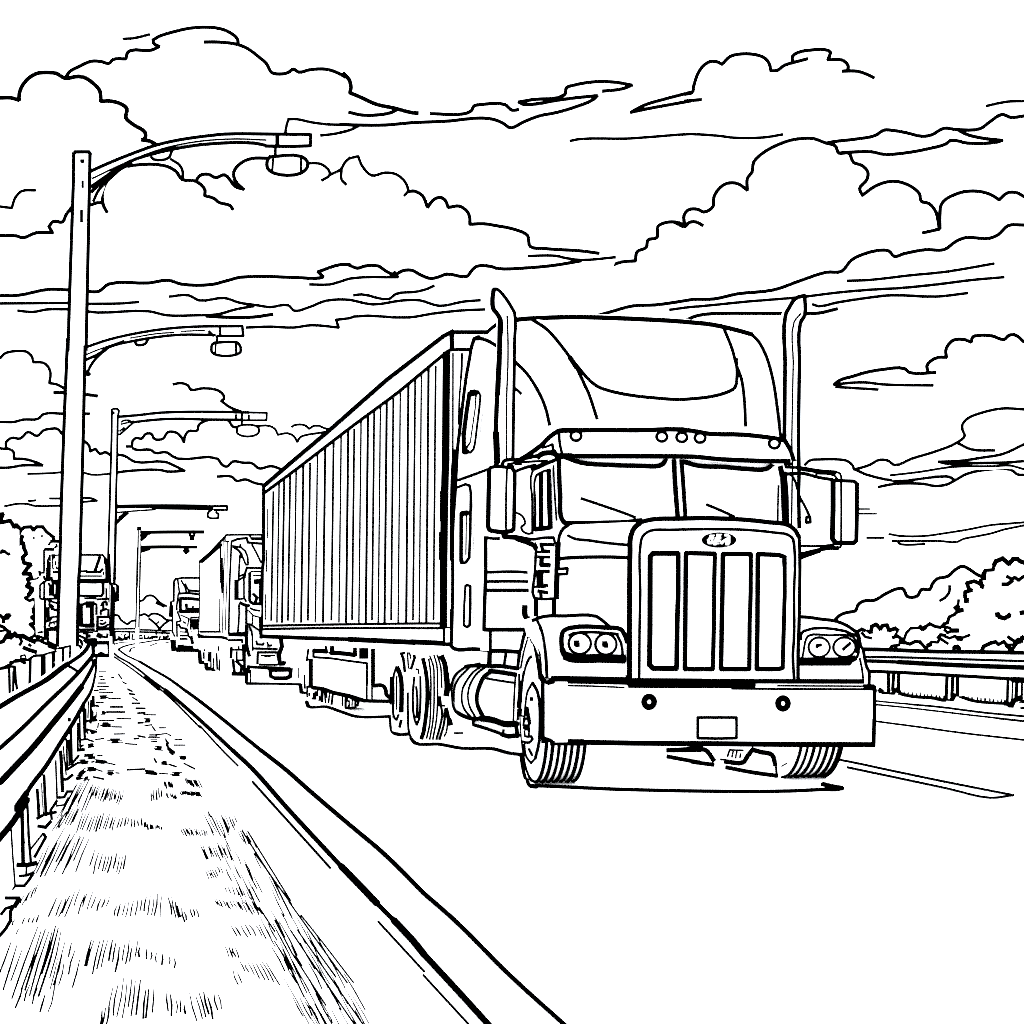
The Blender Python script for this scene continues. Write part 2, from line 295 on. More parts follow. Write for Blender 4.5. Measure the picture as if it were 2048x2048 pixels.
# ================================================================ CLOUDS
def cloud(label, strokes, Y, h=26, w=None):
    part('cloud', flat(Y), strokes, BK * 50, thick=h, cols=60, label=label, category='cloud', group='clouds in the sky')
cl = [
 ('large puffy cloud in the top left corner with a round left tower', ['7|A 0,540 60,540 105,553 108,510 125,470 160,430 205,405 260,400 310,405 360,432 430,422 470,430 520,465 550,500 557,560 600,557 670,575 700,600 695,650 740,690 800,730 800,765 785,772 830,780 865,800'], 1990, 60),
 ('highest long cloud whose dome rises at the top left of the sky', ['6|A 360,430 385,395 430,370 505,338 560,340 600,350 625,328 695,325 705,290 725,278 830,278 880,257 850,240 845,220 880,200 960,175 1040,157 1120,150 1210,157 1270,180 1310,215 1315,245', '6|A 1130,232 1200,232 1310,245 1370,270 1430,315 1470,350 1500,400 1555,408 1590,400 1620,382 1650,398 1710,385 1800,382 1860,400 1905,425', '7|B 20,405 50,440 60,480 55,512 110,535 200,575 300,597 400,622 430,624', '6|B 50,620 120,635 200,635 280,622 320,603'], 2000, 40),
 ('tiny wisp just left of the highest cloud dome', ['5|A 680,215 740,210 825,190'], 2010, 3),
 ('small flat-topped cloud left of the pointed double wisp', ['6|B 500,627 690,627 725,610 740,585 780,577 910,577 950,608 985,605'], 1970, 4),
 ('pointed double wisp cloud high in the middle of the sky', ['6|B 985,563 1060,550 1240,522 1250,485 1300,468 1370,455 1440,450 1530,455 1612,470 1560,490 1450,503', '6|B 985,563 1010,575 1110,570 1160,560 1300,540 1420,528 1400,548 1300,590 1200,620 1100,640 1020,670 940,705 900,680 850,660 790,652 720,655 600,668 400,677 250,690 90,690 0,687', '5|A 1575,735 1580,700 1592,658 1640,658 1720,675 1820,687 1932,687', '5|B 0,733 50,720 100,697', '5|A 1770,748 1850,738 1932,718'], 1950, 2),
 ('long thin streak cloud under the top right cloud', ['5|B 1270,778 1320,768 1580,765 1700,757 1932,740 C 100,740 250,750 330,760 500,758 600,742'], 1900, 3),
 ('arched cloud in the top right with a pointed left tail', ['6|B 1605,620 1680,580 1780,550 1932,510 C 60,520 100,510 110,470 130,410 160,365 200,340 240,342 265,355 310,312 350,300 440,300 500,320 525,350 535,390 570,388 610,360 660,345 735,325', '6|C 655,345 655,310 690,288 740,278 850,278 865,290 850,330 930,332 960,360 960,390 930,393 1010,393 1060,408 1105,430', '6|B 1605,620 1700,600 1932,558 C 60,558 150,550'], 1960, 8),
 ('short wisp at the right edge above the swirling cloud', ['5|C 1725,585 1780,572 1850,560 1932,558'], 1940, 3),
 ('flat swirling cloud joined behind the crest of the tallest right cloud', ['6|C 840,790 880,782 1000,768 1110,748 1160,718 1210,720 1280,732 1370,752 1420,745 1490,708 1560,715 1690,710 1740,675 1810,632 1860,648 1932,640', '6|C 1570,718 1610,740 1700,762 1812,775 1780,785 1620,790 1530,775 1500,795 1400,822 1270,845 1160,852 1090,838 970,840 910,842'], 1880, 2),
 ('tallest heaped cloud right of centre above the right exhaust stack', ['6|C 60,1245 55,1190 80,1158 130,1155 165,1170 215,1140 220,1090 245,1045 290,1013 350,1013 405,1050 405,985 430,950 440,895 490,845 560,805 640,775 700,765 770,765 840,790 890,805 910,845 965,845 990,895 1040,915 1070,950 1065,990 1025,1040 1040,1078 1110,1028 1180,1003 1240,1003 1310,1030 1355,1070 1365,1110 1410,1125 1445,1170 1465,1265 1375,1285', '6|C 1468,1260 1468,1180 1475,1130 1500,1100 1560,1070 1610,1057 1690,1057 1750,1075 1795,1103 1840,1065 1890,1063 1932,1085', '6|C 160,1245 120,1225 85,1228 60,1250 0,1225', '6|B 1480,1475 1550,1447 1630,1440 1640,1390 1690,1365 1700,1325 1750,1310 1755,1250 1800,1228 1865,1228 1910,1250'], 1800, 30),
 ('long rising cloud bank that starts at the truck roof fairing', ['6|B 1425,1740 1480,1725 1620,1688 1740,1683 1932,1655 C 100,1653 220,1650 350,1622 550,1600 700,1548 840,1503 925,1497 980,1435 1040,1405 1130,1382 1185,1385 1217,1415 1270,1400 1390,1378 1490,1378 1560,1330 1610,1312 1740,1315 1790,1295 1845,1245 1932,1242'], 1700, 10),
 ('long straight streak touching the tip of the right exhaust stack', ['5|B 1820,1710 1932,1695 C 150,1690 400,1665 700,1640 900,1615 1100,1598 1250,1590 1450,1570 1650,1545 1820,1530'], 1650, 3),
 ('thin slanting streak above the right exhaust stack, the upper of two', ['5|C 958,1550 1080,1545 1300,1520 1500,1500 1765,1455'], 1660, 3),
 ('wavy streak just right of the right exhaust tip', ['5|C 765,1680 800,1690 900,1670 1100,1640 1200,1630 1450,1637 1620,1618'], 1640, 3),
 ('flat cloud edge between the roof fairing and right exhaust', ['6|C 60,1770 120,1745 190,1733 260,1730 605,1730 725,1730 800,1728 900,1705'], 1620, 3),
 ('broad scalloped cloud behind the tallest street lamp arm', ['6|A 0,1300 90,1302 125,1312 200,1285 290,1285 270,1250 295,1222 345,1225 365,1185 395,1145', '6|A 590,1170 570,1130 568,1050 610,975 670,930 740,912 910,915 970,945 1005,990 1080,1000 1130,1045 1130,1080 1180,1095 1210,1118 1270,1135 1285,1155', '5|A 945,880 990,910 1008,945 1008,990', '6|A 1080,1000 1105,968 1150,962 1190,980 1240,965 1300,1030 1345,1045 1300,1000 1290,950 1330,900 1390,875 1475,873'], 1850, 20),
 ('scalloped cloud descending from the big lamp head to the centre', ['5|A 1700,900 1770,905 1815,940 1820,965 1775,997', '5|A 1820,965 1880,935 1905,895 1932,870 B 50,875 100,862 122,915 175,968 250,953 310,962 360,1005 375,1055 355,1080', '5|A 1885,935 1885,990 1910,1018', '6|B 375,1058 410,1055 455,1080 483,1145 520,1100 555,1090 580,1105 597,1145 660,1138 700,1165 715,1195 717,1238 790,1235 860,1245 970,1268 1035,1300 1050,1360 1130,1372 1330,1385 1430,1398'], 1790, 20),
 ('long wavy cloud band crossing the sky left of the left exhaust', ['5|B 1040,1413 1190,1412 1250,1425 1330,1435 1520,1420', '6|B 0,1460 40,1460 95,1480 140,1468 210,1468 260,1500 300,1515 350,1493 400,1493 440,1515 500,1537 540,1530 590,1513 700,1525 730,1490 755,1470 830,1470 870,1482 1010,1480 1180,1465 1330,1440', '5|B 300,1500 320,1530 60,1537 0,1555 A 1820,1570 1710,1570', '6|A 0,1632 100,1630 270,1597 370,1600', '6|A 490,1610 545,1608 600,1568 820,1562 930,1547 1000,1568 1170,1570 1250,1550 1330,1530 1640,1532 1760,1535 1785,1528 1755,1500 1880,1460 1932,1460'], 1740, 2),
 ('straight streak crossing behind the tallest lamp pole', ['5|A 0,1675 370,1672', '5|A 490,1677 660,1675 765,1667'], 1690, 2),
 ('long ribbon cloud just above the second lamp arm', ['5|A 935,1637 1040,1630 1100,1658 1240,1645 1320,1670 1420,1685 1490,1695 1590,1685 1625,1715 1700,1698 1800,1660 1932,1655 B 70,1658 180,1680 350,1658 440,1658 550,1688 680,1665 775,1657', '5|A 490,1720 540,1725 820,1718 920,1740 1090,1740 1200,1735 1300,1708 1400,1690', '6|A 1140,1745 1260,1752 1400,1750 1505,1735', '5|A 100,1715 180,1722 260,1708 370,1707'], 1630, 2),
 ('short wavy streak left of the left exhaust tip', ['5|B 75,1630 120,1625 270,1650 310,1622 420,1610 480,1595 520,1577'], 1670, 2),
 ('streak running from the second lamp head to the left exhaust', ['5|A 1360,1808 1490,1803 1620,1808 1720,1795 1870,1808 1855,1765 1932,1755 B 80,1747 380,1752 520,1730 680,1713 800,1708'], 1600, 3),
 ('small curl of cloud at the left edge beside the pole top', ['5|A 0,1140 65,1148 85,1090 120,1055 195,1050'], 1860, 12),
 ('round cloud at the left edge beside the middle of the tallest pole', ['5|D 0,375 30,345 60,335 115,328 175,335 205,365 215,400 280,405 310,430 325,470 318,535 370,545 415,570 440,585', '6|D 350,597 430,597 552,608 625,618'], 1590, 30),
 ('low rising streak at the left edge below the round cloud', ['5|D 0,785 90,785 150,770 245,765 280,735 410,732 575,732'], 1550, 3),
 ('lumpy low cloud behind the poles at the left edge', ['5|D 0,955 40,960 40,915 75,888 130,892 180,850 240,875 280,840 320,830 370,830 405,865 500,880 545,910 575,940 580,975 615,958 645,990 680,980 712,998 762,997 800,1003 870,1042 1060,1042 1130,1070 1190,1100 1080,1105 1030,1095 810,1103 762,1110', '5|D 45,955 85,975 90,1022 160,1025 240,1048 275,1065 150,1065 50,1080 0,1080', '4|D 180,1120 330,1115 392,1110 540,1113 590,1125 705,1120'], 1500, 2),
 ('scalloped low cloud under the third lamp arm beside the trailer', ['5|D 815,943 850,943 855,905 880,888 910,893 940,862 975,862 995,895 1050,893 1080,852 1130,852 1165,880 1185,918 1190,880 1215,845 1270,840 1280,805 1320,780 1400,765 1470,775 1500,815 1525,820', '5|D 855,955 880,965 970,965 1000,985 1070,980 1110,1005 1150,1022 1400,1022 1430,1060 1460,1073 1500,1040 1570,1048 1620,1050 1670,1085 1745,1070 1820,1093', '4|D 1650,812 1730,810 1770,830 1790,868 1850,858 1890,875 1915,915 t 440,855 490,835 580,820 655,808'], 1480, 2),
 ('short crest of cloud meeting the middle of the trailer roof', ['4|t 365,765 390,748 480,748 520,780 560,755 610,755 650,772 730,790'], 1530, 6),
 ('descending wavy cloud edge above the third lamp head', ['5|D 1115,543 1165,535 1210,550 1230,577 1310,568 1410,585 1440,615 1440,640 1425,650 1480,690 1555,720'], 1580, 10),
 ('short cloud edge meeting the rear top corner of the trailer', ['5|D 1400,1137 1490,1137 1525,1165 1580,1155 1640,1178 1710,1192'], 1460, 6),
 ('flat thin streaks low at the left above the trees', ['4|D 30,1328 110,1313 170,1313 220,1325 380,1325', '4|D 185,1295 230,1290', '4|D 320,1278 385,1278 535,1275 590,1277 625,1293 540,1300'], 1440, 2),
 ('cloud with a sharp left point above the right mirror', ['6|E 455,655 500,620 600,590 700,560 830,537 1000,530 1040,560 1240,560', '6|E 1180,550 1175,505 1220,460 1270,443 1325,443 1320,390 1340,345 1380,310 1460,305 1515,325 1530,285 1600,272 1680,278 1770,305 1810,272 1860,272 1924,325', '5|E 460,655 580,640 700,637 830,652 1220,660', '5|E 470,672 600,680 795,692'], 1570, 4),
 ('rolling cloud starting beside the right exhaust behind the mirror', ['5|E 230,1275 270,1240 350,1232 490,1232 560,1245 600,1280 610,1310 730,1275 800,1237 870,1240 925,1275 1060,1225 1240,1170 1400,1105 1465,1050 1448,1000 1450,960 1490,915 1600,870 1760,838 1924,845', '5|E 1410,1105 1520,1155 1695,1162', '5|E 620,1310 710,1350 980,1400 1130,1380 1240,1368 1350,1368 1390,1395 1330,1425 1240,1438 1150,1422 920,1422 800,1445', '5|E 1390,1395 1480,1345 1640,1312 1820,1312 1880,1350 1924,1352'], 1520, 2),
 ('thin fanned streaks at the right edge level with the mirror top', ['5|E 1265,1250 1430,1243 1600,1218 1760,1190 1924,1115', '5|E 1265,1250 1330,1265 1530,1260 1800,1255 1924,1245', '4|E 890,1355 1120,1328 1370,1290 1680,1285 1820,1280 1924,1308'], 1490, 2),
 ('two little streaks just right of the right mirror', ['3|E 650,1615 730,1615', '3|E 650,1652 785,1652', '0|E 730,1615 785,1652'], 1470, 2),
 ('single short dash of cloud low right of the mirror', ['4|E 710,1838 840,1838'], 1455, 2),
 ('long low curving cloud just above the mountain', ['4|f 430,98 550,120 830,120 1050,90 1300,50 1560,0 1740,-15 1921,-30', '4|f 465,177 750,177 990,177 1180,187 1250,155 1400,125 1550,95 1700,50 1921,5', '4|f 530,185 540,205 570,215 825,210'], 1450, 2),
]
for lab, st, Y, h in cl: cloud(lab, st, Y, h)

# ================================================================ TREES AND BUSHES
def tree(label, crown, Y, trunk, bottom, kind='tree', grp=None, name=None):
    t = thing(name or 'tree', label, kind, grp)
    part('crown', flat(Y), crown, BK * 2.5, t, bottom=bottom, cols=60, sm=False)
    u, v0, v1, w = trunk
    mbt = MB(); s = flat(Y + 1.2)
    a, b = s.at(u, v0), s.at(u, v1); b.z = 0
    mbt.seg(b, a, w, w * .6, 0, 10, 0); build('trunk', mbt, t)
    return t
tree('big leafy tree at the left edge of the road verge', ['7|S 0,185 40,180 20,230 10,290 60,280 130,265 150,290 180,350 210,320 245,355 240,370', '5|S 0,680 30,650 60,665 110,700 125,690', '6|S 0,1480 40,1525 90,1480 130,1480 100,1520 45,1530 45,1580', '6|S 0,1620 50,1640 90,1680 130,1700', '4|S 20,680 60,650 70,680'], 48, (10, 1250, 1330, .3), 1330, grp='trees along the road')
tree('bushy tree standing behind the far left truck', ['6|S 240,440 270,390 310,350 400,345 430,390 470,345 550,345 600,410 640,440 690,480 690,510', '7|S 290,460 265,520 215,590 250,560 300,550 310,620 340,690 290,740 310,810 400,830 350,880 300,950 390,950 400,1000 350,1025 400,1010', '3|S 410,1020 470,1020 495,995', '8|S 380,1060 350,1110 425,1150 370,1220', '5|S 370,1240 320,1260 380,1300 430,1275 465,1320 430,1400', '7|S 430,1400 440,1450 460,1490 410,1510 460,1560 480,1570', '5|S 460,1570 540,1525', '6|S 470,1580 385,1600 430,1640', '5|S 430,1640 465,1700 440,1750 380,1780', '5|S 435,490', '5|S 540,465', '0|S 690,510 760,560'], 68, (110, 1250, 1310, .3), 1310, grp='trees along the road')
tree('tall leafy tree at the right edge in front of the mountain', ['7|f 1455,695 1465,670 1420,640 1370,620 1290,640 1310,700 1340,720 1270,740 1270,800', '9|f 1285,815 1285,850', '5|f 1200,825 1190,880 1200,905', '8|f 1160,905 1190,940 1240,938 1185,950', '6|f 1180,960 1150,990 1095,1015 1075,1080 1040,1090 1000,1135', '9|f 1475,600 1475,560 1480,530', '6|f 1480,520 1490,500 1580,495 1585,460', '8|f 1590,440 1610,400 1650,385 1685,368 1720,400 1755,430 1800,375 1850,375 1880,400 1921,415', '6|f 1440,600 1465,690', '6|f 1730,565 1790,600 1820,575 1860,610 1921,565', '7|f 1680,655 1740,655 1790,615', '8|f 1610,990 1635,985 1650,1015 1705,1030 1760,1000 1745,985', '8|f 1880,970 1921,965'], 60, (2010, 1200, 1310, .35), 1310, grp='trees along the road')
def bush(label, st, Y, name='bush'):
    part(name, flat(Y), st, BK * 1.5, bottom=1300, cols=40, sm=False, label=label, category='bush', group='bushes beyond the right guardrail')
bush('low ragged bush just right of the front truck headlight', ['6|f 95,1170 130,1148 165,1165', '5|f 130,1190 170,1235 235,1250', '5|f 190,1165 225,1195', '7|f 230,1190 240,1120 290,1095 335,1150 360,1110 410,1105 430,1165 500,1140 530,1165', '4|f 530,1165 500,1215', '6|f 470,1245 520,1225 570,1255'], 56)
bush('wide rounded bush under the mountain slope', ['5|f 560,1265 600,1255 620,1195 670,1140 760,1135', '8|f 770,1120 800,1150 830,1130', '6|f 830,1125 880,1090 940,1120 1000,1130', '5|f 1010,1120 1100,1135 1120,1160', '8|f 1120,1165 1190,1165', '5|f 1040,1155 1080,1190 1120,1170', '0|f 1190,1165 1300,1230'], 54)
bush('small dome bush touching the guardrail top near the truck', ['5|f 440,1370 460,1335 545,1325', '8|f 550,1290 600,1295', '6|f 600,1295 660,1315 720,1285 780,1290', '6|f 780,1300 850,1375', '3|f 490,1350 520,1350'], 46)
bush('spiky low bush in the middle of the right guardrail', ['8|f 860,1330 890,1315', '5|f 880,1310 900,1290 970,1295 985,1260', '6|f 970,1250 1000,1210 1050,1220', '5|f 1050,1230 1100,1250 1160,1225 1180,1250', '9|f 1190,1250 1230,1255', '5|f 1240,1245 1320,1215', '5|f 1000,1255 1080,1310'], 48)
bush('tiny round tuft on the right guardrail top', ['7|f 1150,1370 1150,1350 1185,1340 1205,1360 1200,1385'], 44)
bush('tangled bush at the right edge behind the guardrail', ['7|f 1455,1385 1475,1340 1560,1300 1610,1290', '6|f 1610,1290 1640,1320 1700,1285 1730,1330', '8|f 1730,1330 1790,1385', '6|f 1790,1375 1830,1320 1810,1280 1745,1235', '7|f 1850,1310 1850,1260 1890,1290 1900,1235 1921,1250', '4|f 1720,1320 1800,1320'], 45)
part('hedge', flat(40), ['7|T 0,120 30,110 60,60 90,20', '6|T 95,20 60,70 100,75', '8|T 100,75 150,30', '8|T 160,60 220,55 270,85 340,115', '5|T 190,70 210,110 190,145', '5|T 290,100 380,100 440,130 540,150', '5|T 280,140 300,155', '6|T 470,155 540,180', '7|T 230,172 290,195 350,213', '4|T 0,12 40,5', '0|T 0,330 540,200'], BK * 1, cols=30, sm=False,
     label='dark leafy hedge behind the fence at the left edge', category='hedge')

# ================================================================ FENCE AND GUARDRAILS
fw = Wall((-6.2, 17.9), (-10.6, 35.0))
KW = .8
fen = thing('fence', 'low post fence beyond the curved guardrail on the left', 'fence')
part('top_rail', fw, ['8|T 0,372 60,362', '7|T 60,350 110,325 160,290 240,320', '6|T 100,310 200,300 280,285', '4|T 200,250 240,240 250,280 200,275 200,250', '6|T 280,285 320,255 400,245', '5|T 400,245 500,215 540,207'], V3(-.1, 0, 0), fen, cols=20)
for s in (['6|T 88,370 95,650', '6|T 145,360 152,480 170,610', '5|T 90,355 145,355', '5|T 130,375 125,640'], ['7|T 292,285 288,540', '0|T 340,270 340,520'], ['8|T 410,250 408,480', '4|T 433,250 435,450'], ['5|T 508,225 512,385', '4|T 526,222 530,375'], ['6|T 610,190 610,325', '5|T 605,185 625,165 680,155 672,310']):
    part('post', flat(23.3) if '610,190' in s[0] else fw, s, V3(-.1, 0, 0), fen, cols=6, sm=False)
KW = 1.0
gw = Wall((-0.53 - .257 * 2, 2.0), (-0.53 - .257 * 22, 22.0))
rail = thing('guardrail', 'curved steel guardrail running along the grass verge on the left', 'guardrail', 'guardrails along the road')
part('rail_beam', gw, ['10|T 0,740 130,660 300,565 450,480 600,365 650,330', '7|T 650,330 720,285 800,225 850,160 868,100', '8|T 0,1140 200,960 450,710 650,520 760,405 850,300 890,250', '12|T 0,1470 150,1310 300,1150 480,930 650,720 780,550', '8|T 780,550 860,410 910,300', '12|Y -20,345 100,200 230,0 T 150,1720 250,1580', '9|T 250,1580 300,1500 430,1330 560,1120 700,900 800,720', '7|T 800,720 870,600 905,470 920,370 922,260', '5|T 660,345 710,375 760,405', '9|T 660,865', '5|T 600,360 650,325 760,260'],
     V3(-.06, 0, 0), rail, cols=60)
KW = .68
GP = Wall((-0.60 - .257 * 2, 2.0), (-0.60 - .257 * 22, 22.0))
for s, Yp in zip((['4|T 855,690 850,850', '6|T 880,680 875,900', '8|T 900,640 902,740', '7|T 840,880 935,870', '6|T 845,960 930,985'], ['7|T 808,740 815,970 820,1060', '5|T 828,760 828,960 850,1000', '6|T 780,1060 850,1055'], ['5|T 752,900 750,1160', '9|T 750,1160 810,1155', '5|T 770,830 775,1130 805,1110'],
          ['8|T 685,960 690,1280', '5|T 640,1050 650,1340', '4|T 660,1060 672,1310', '6|T 690,1300 760,1210 745,1240', '6|T 650,1350 750,1285 850,1270'], ['5|T 538,1260 550,1610', '9|T 585,1170 600,1450 605,1560', '4|T 610,1120 640,1400', '7|T 550,1620 620,1615 650,1560 700,1560', '8|T 600,1445 650,1440 700,1400', '5|T 545,1640 540,1700 620,1690 660,1620'],
          ['8|T 360,1540 375,1810', '8|T 425,1400 445,1790', '3|T 400,1480 418,1770', '8|T 360,1820 430,1780 540,1760', '9|T 370,1895 440,1905 490,1850', '7|T 500,1830 490,1740 550,1650'],
          ['10|Y 190,100 200,560', '7|Y 235,20 250,350 268,560', '5|Y 95,230 110,480 130,740', '12|Y 155,560 240,560 310,545', '5|Y 260,430 370,290', '8|Y 375,290 395,320 300,490', '8|Y 135,740 210,740 250,690 290,630', '7|Y 170,655 230,650 285,625', '5|Y 230,560 225,640', '5|Y 130,740 60,850 0,890'], ['9|Y 50,845 165,845 130,900 90,960 90,1040 50,1110 -10,1180', '8|Y 10,985 50,935 110,915']), (16.4, 14.8, 13.6, 12.1, 9.6, 8.6, 6.6, 5.5)):
    part('rail_post', flat(Yp), s, V3(-.05, .08, 0), rail, cols=8, sm=False)
KW = 1.0
rw = Wall((6.76, 26.6), (7.43, 22.0))
rail2 = thing('guardrail', 'straight guardrail beyond the lanes at the right edge', 'guardrail', 'guardrails along the road')
part('rail_beam', rw, ['7|P 535,942 740,945 1100,960 1500,965 1932,972', '4|P 570,1008 870,1012 1200,1022 1932,1045', '6|P 575,1043 850,1053', '8|P 850,1053 1250,1075 1500,1085 1932,1100', '6|P 600,1132 900,1145 1250,1165 1600,1185 1932,1205', '10|P 1840,1205 1932,1210'], V3(.08, 0, 0), rail2, cols=30)
rp = Wall((6.80, 26.6), (7.47, 22.0))
for s in (['6|P 762,1145 765,1330', '6|P 808,1150 800,1295', '6|P 850,1150 850,1315', '7|P 735,1325 780,1345 830,1290', '4|P 680,1300 690,1280 715,1300 700,1320 680,1300'], ['6|P 1268,1180 1260,1380', '6|P 1318,1180 1310,1345', '6|P 1358,1185 1358,1345', '8|P 1245,1385 1300,1395 1330,1340'], ['5|P 1793,1205 1788,1400', '3|P 1835,1215 1828,1390', '6|P 1872,1210 1862,1380', '4|P 1915,1235 1912,1360', '9|P 1780,1405 1820,1435 1840,1390 1900,1360']):
    part('rail_post', rp, s, V3(.1, .05, 0), rail2, cols=8, sm=False)
part('guardrail', flat(150), ['3|a 245,860 600,855 a 670,870 1180,890 1240,890', '3|a 250,905 620,910 880,920 1230,935', '3|a 515,920 520,1045', '3|a 622,915 622,1040', '3|a 570,950 565,1040 600,1050', '3|a 330,990 330,1050 380,1060', '3|a 430,960 435,1040 480,1045', '3|a 260,930 270,1080', '4|a 280,1060 350,1020 400,1050 500,1000', '3|a 675,970 680,1030 750,1020', '3|a 780,970 785,1030 850,1025 850,990', '3|a 700,975 740,975', '3|a 870,1040 900,1000 920,1040 920,980', '4|a 930,1000 1010,1000', '3|a 1040,1040 1060,990', '4|a 1110,1000 1170,1010 1200,975', '3|a 1080,1045 1220,1045 1220,1020', '3|a 380,955', '3|a 450,955', '3|a 985,890 990,960', '3|a 1090,950 1100,920 1150,920'], BK * .3, cols=30, sm=False,
     label='tiny distant guardrail across the far bend of the road', category='guardrail', group='guardrails along the road')

# ================================================================ STREET LAMPS
def lamp(label, Y, pole, arm, head, base):
    t = thing('street_lamp', label, 'street lamp', 'street lamps along the left verge')
    s = flat(Y)
    mbp = MB(); pts = draw(mbp, s, pole, False)
    gy = HY + CAMH * F / Y
    pts2 = pts + [px('n %f,%f %f,%f' % (base[0], base[1], base[0], gy)), px('n %f,%f %f,%f' % (base[2], base[3], base[2], gy))]
    hull_sl(mbp, s, base, pts, gy, Y)
    if pole[0].startswith('0'):     # the poles that stand behind another one are drawn along both edges too
        for a, b in ((base[4:6], base[0:2]), (base[6:8], base[2:4])): mbp.line([s.at(*a), s.at(*b)], 4)
    build('pole', mbp, t)
    part('arm', s, arm, BK * .12, t, cols=30)
    part('lamp_head', s, head, BK * .25, t, cols=14)
def hull_sl(mb, s, base, pts, gy, Y):
    # square section steel pole: quad from top corners to base corners
    tl, tr, bl, br = base[4:6], base[6:8], base[0:2], base[2:4]
    def ex(a, b): k = (gy - a[1]) / (b[1] - a[1]); return (a[0] + (b[0] - a[0]) * k, gy)
    q = [s.at(*tl), s.at(*ex(tl, bl)), s.at(*ex(tr, br)), s.at(*tr)]
    mb.ngon(q, V3(0.012 * Y * (base[2] - CX) / F, 0.012 * Y, 0))
lamp('tallest nearest street lamp with its wide pole leaning at the left', 24,
 ['6|A 405,850 415,838 490,838 500,850', '6|A 407,845 405,1000 395,1300 385,1600 375,1932 D 435,250 420,600 405,1000 395,1300 385,1700 S 765,1000 752,1400 740,1880', '6|A 497,850 494,1000 488,1300 482,1600 475,1932 D 548,300 538,800 525,1300 515,1700 S 1015,1000 1003,1400 995,1880', '8|A 455,890', '4|A 456,1000 456,1035', '5|A 450,1162 450,1225'],
 ['6|A 500,945 600,900 750,840 865,800 1000,770 1160,748 1240,740 1500,740 1715,742 1713,805 1600,808 1465,806', '6|A 505,1030 620,950 720,890 860,845 1000,815 1150,795 1400,790 1465,802', '3|A 510,985 700,895 900,820 1100,780 1300,767 1470,773', '6|A 505,1060 560,1005 640,950', '5|A 515,1110 545,1050 620,975 670,932 730,905', '6|A 505,1130 535,1120 560,1118', '7|A 1531,742 1531,806', '5|A 835,868 850,880 930,872 950,830'],
 ['5|A 1520,808 1520,862', '6|A 1490,865 1660,863 1695,890 1695,925 1655,958 1520,958 1478,930 1475,890 1490,865', '4|A 1508,870 1503,945', '4|A 1662,865 1662,950'], (115, 1292, 152, 1292, 146, 304, 181, 304))
lamp('second street lamp, its pole hidden behind the tallest one', 40,
 ['0|n 140,640 166,640'],
 ['5|D 550,305 700,255 890,212 1070,185 1240,172 1560,168 1567,232 1480,232 1400,232', '5|D 555,385 630,350 700,305 870,262 1040,235 1170,224 1385,226', '2.5|D 560,350 620,325 800,260', '2.5|D 840,245 1000,218 1120,208', '2.5|D 1165,202 1320,195', '5|D 560,485 575,440 620,375 700,305', '8|D 558,465 572,480', '4|D 1417,180 1417,228', '5|D 870,270 880,288 935,282 955,250', '5|D 1345,203 1375,230'],
 ['4|D 1397,232 1397,270', '5|D 1380,275 1500,270 1530,275 1548,300 1548,335 1520,352 1400,355 1365,335 1365,290 1380,275', '3|D 1390,280 1386,348', '4|D 1520,280 1520,348'], (123, 1292, 142, 1292, 141, 690, 166, 690))
lamp('third street lamp with a thin pole left of the road bend', 55,
 ['4|D 720,708 732,700 755,700 768,715', '4|D 720,708 718,900 712,1100 704,1400 697,1640 693,1800', '4|D 766,715 758,760 755,1000 748,1250 742,1500 740,1800', '4|S 1405,700 1420,1080 1440,1080 1435,1400 1425,1750', '4|S 1480,700 1468,1100 1458,1500 1462,1850', '3|D 733,735 733,720'],
 ['5|D 765,752 900,740 1040,725 1380,720 1600,724', '4|D 1600,724 1718,726 1716,775 1550,775', '5|D 1555,772 1350,770 1090,766 900,782 860,788', '4|D 860,788 770,868', '3|D 780,800 860,780', '3|D 780,785 800,775 840,775', '3|D 770,845 800,820', '4|D 1520,740 1520,770', '4|D 1602,742 1602,770'],
 ['4|D 1558,726 1558,805', '4|D 1530,815 1540,810 1640,808 1665,825 1665,855 1630,875 1560,875 1527,855 1530,815'], (219, 1296, 227, 1296, 223, 818, 238, 818))
lamp('fourth street lamp, a thin black arm low on the third pole', 95,
 ['0|n 224,1000 234,1000'],
 ['7|D 755,1330 1050,1327 1330,1330', '4|D 1330,1328 1463,1326 1463,1352 1380,1353', '5|D 985,1340 1340,1345', '3|D 760,1368 880,1358 1000,1350', '6|D 752,1432 770,1415 820,1370', '3|D 765,1400 800,1375', '5|D 1330,1345 1370,1345'],
 ['4|D 1365,1350 1340,1370 1340,1398 1355,1405 1405,1405 1405,1375 1390,1368'], (221, 1294, 226, 1294, 226, 1005, 233, 1005))
lamp('fifth street lamp on the thin pole nearest the far truck', 113,
 ['6|D 888,1472 905,1472', '2.5|D 890,1478 888,1650 883,1850 S 1765,850 1758,1250 1748,1640', '1.5|D 908,1480 905,1650 899,1850 S 1800,800 1793,1300 1785,1640'],
 ['6|D 910,1496 1100,1494 1310,1494', '7|D 910,1520 960,1500', '5|D 910,1545 940,1520'],
 ['4|D 1222,1500 1222,1520', '10|D 1232,1530 1242,1530', '4|D 1252,1485 1250,1520'], (271.5, 1256, 278, 1256, 276.5, 1054, 281.5, 1054))
lamp('farthest street lamp, the lower arm on the far thin pole', 141,
 ['0|n 276,1096 280,1096'],
 ['6|D 908,1592 1030,1590', '6|D 1030,1590 1160,1590', '5|D 1160,1592 1265,1592', '7|D 910,1615 960,1600'],
 ['10|D 1195,1610 1205,1622'], (272.5, 1256, 277, 1256, 275.5, 1096, 280.5, 1096))

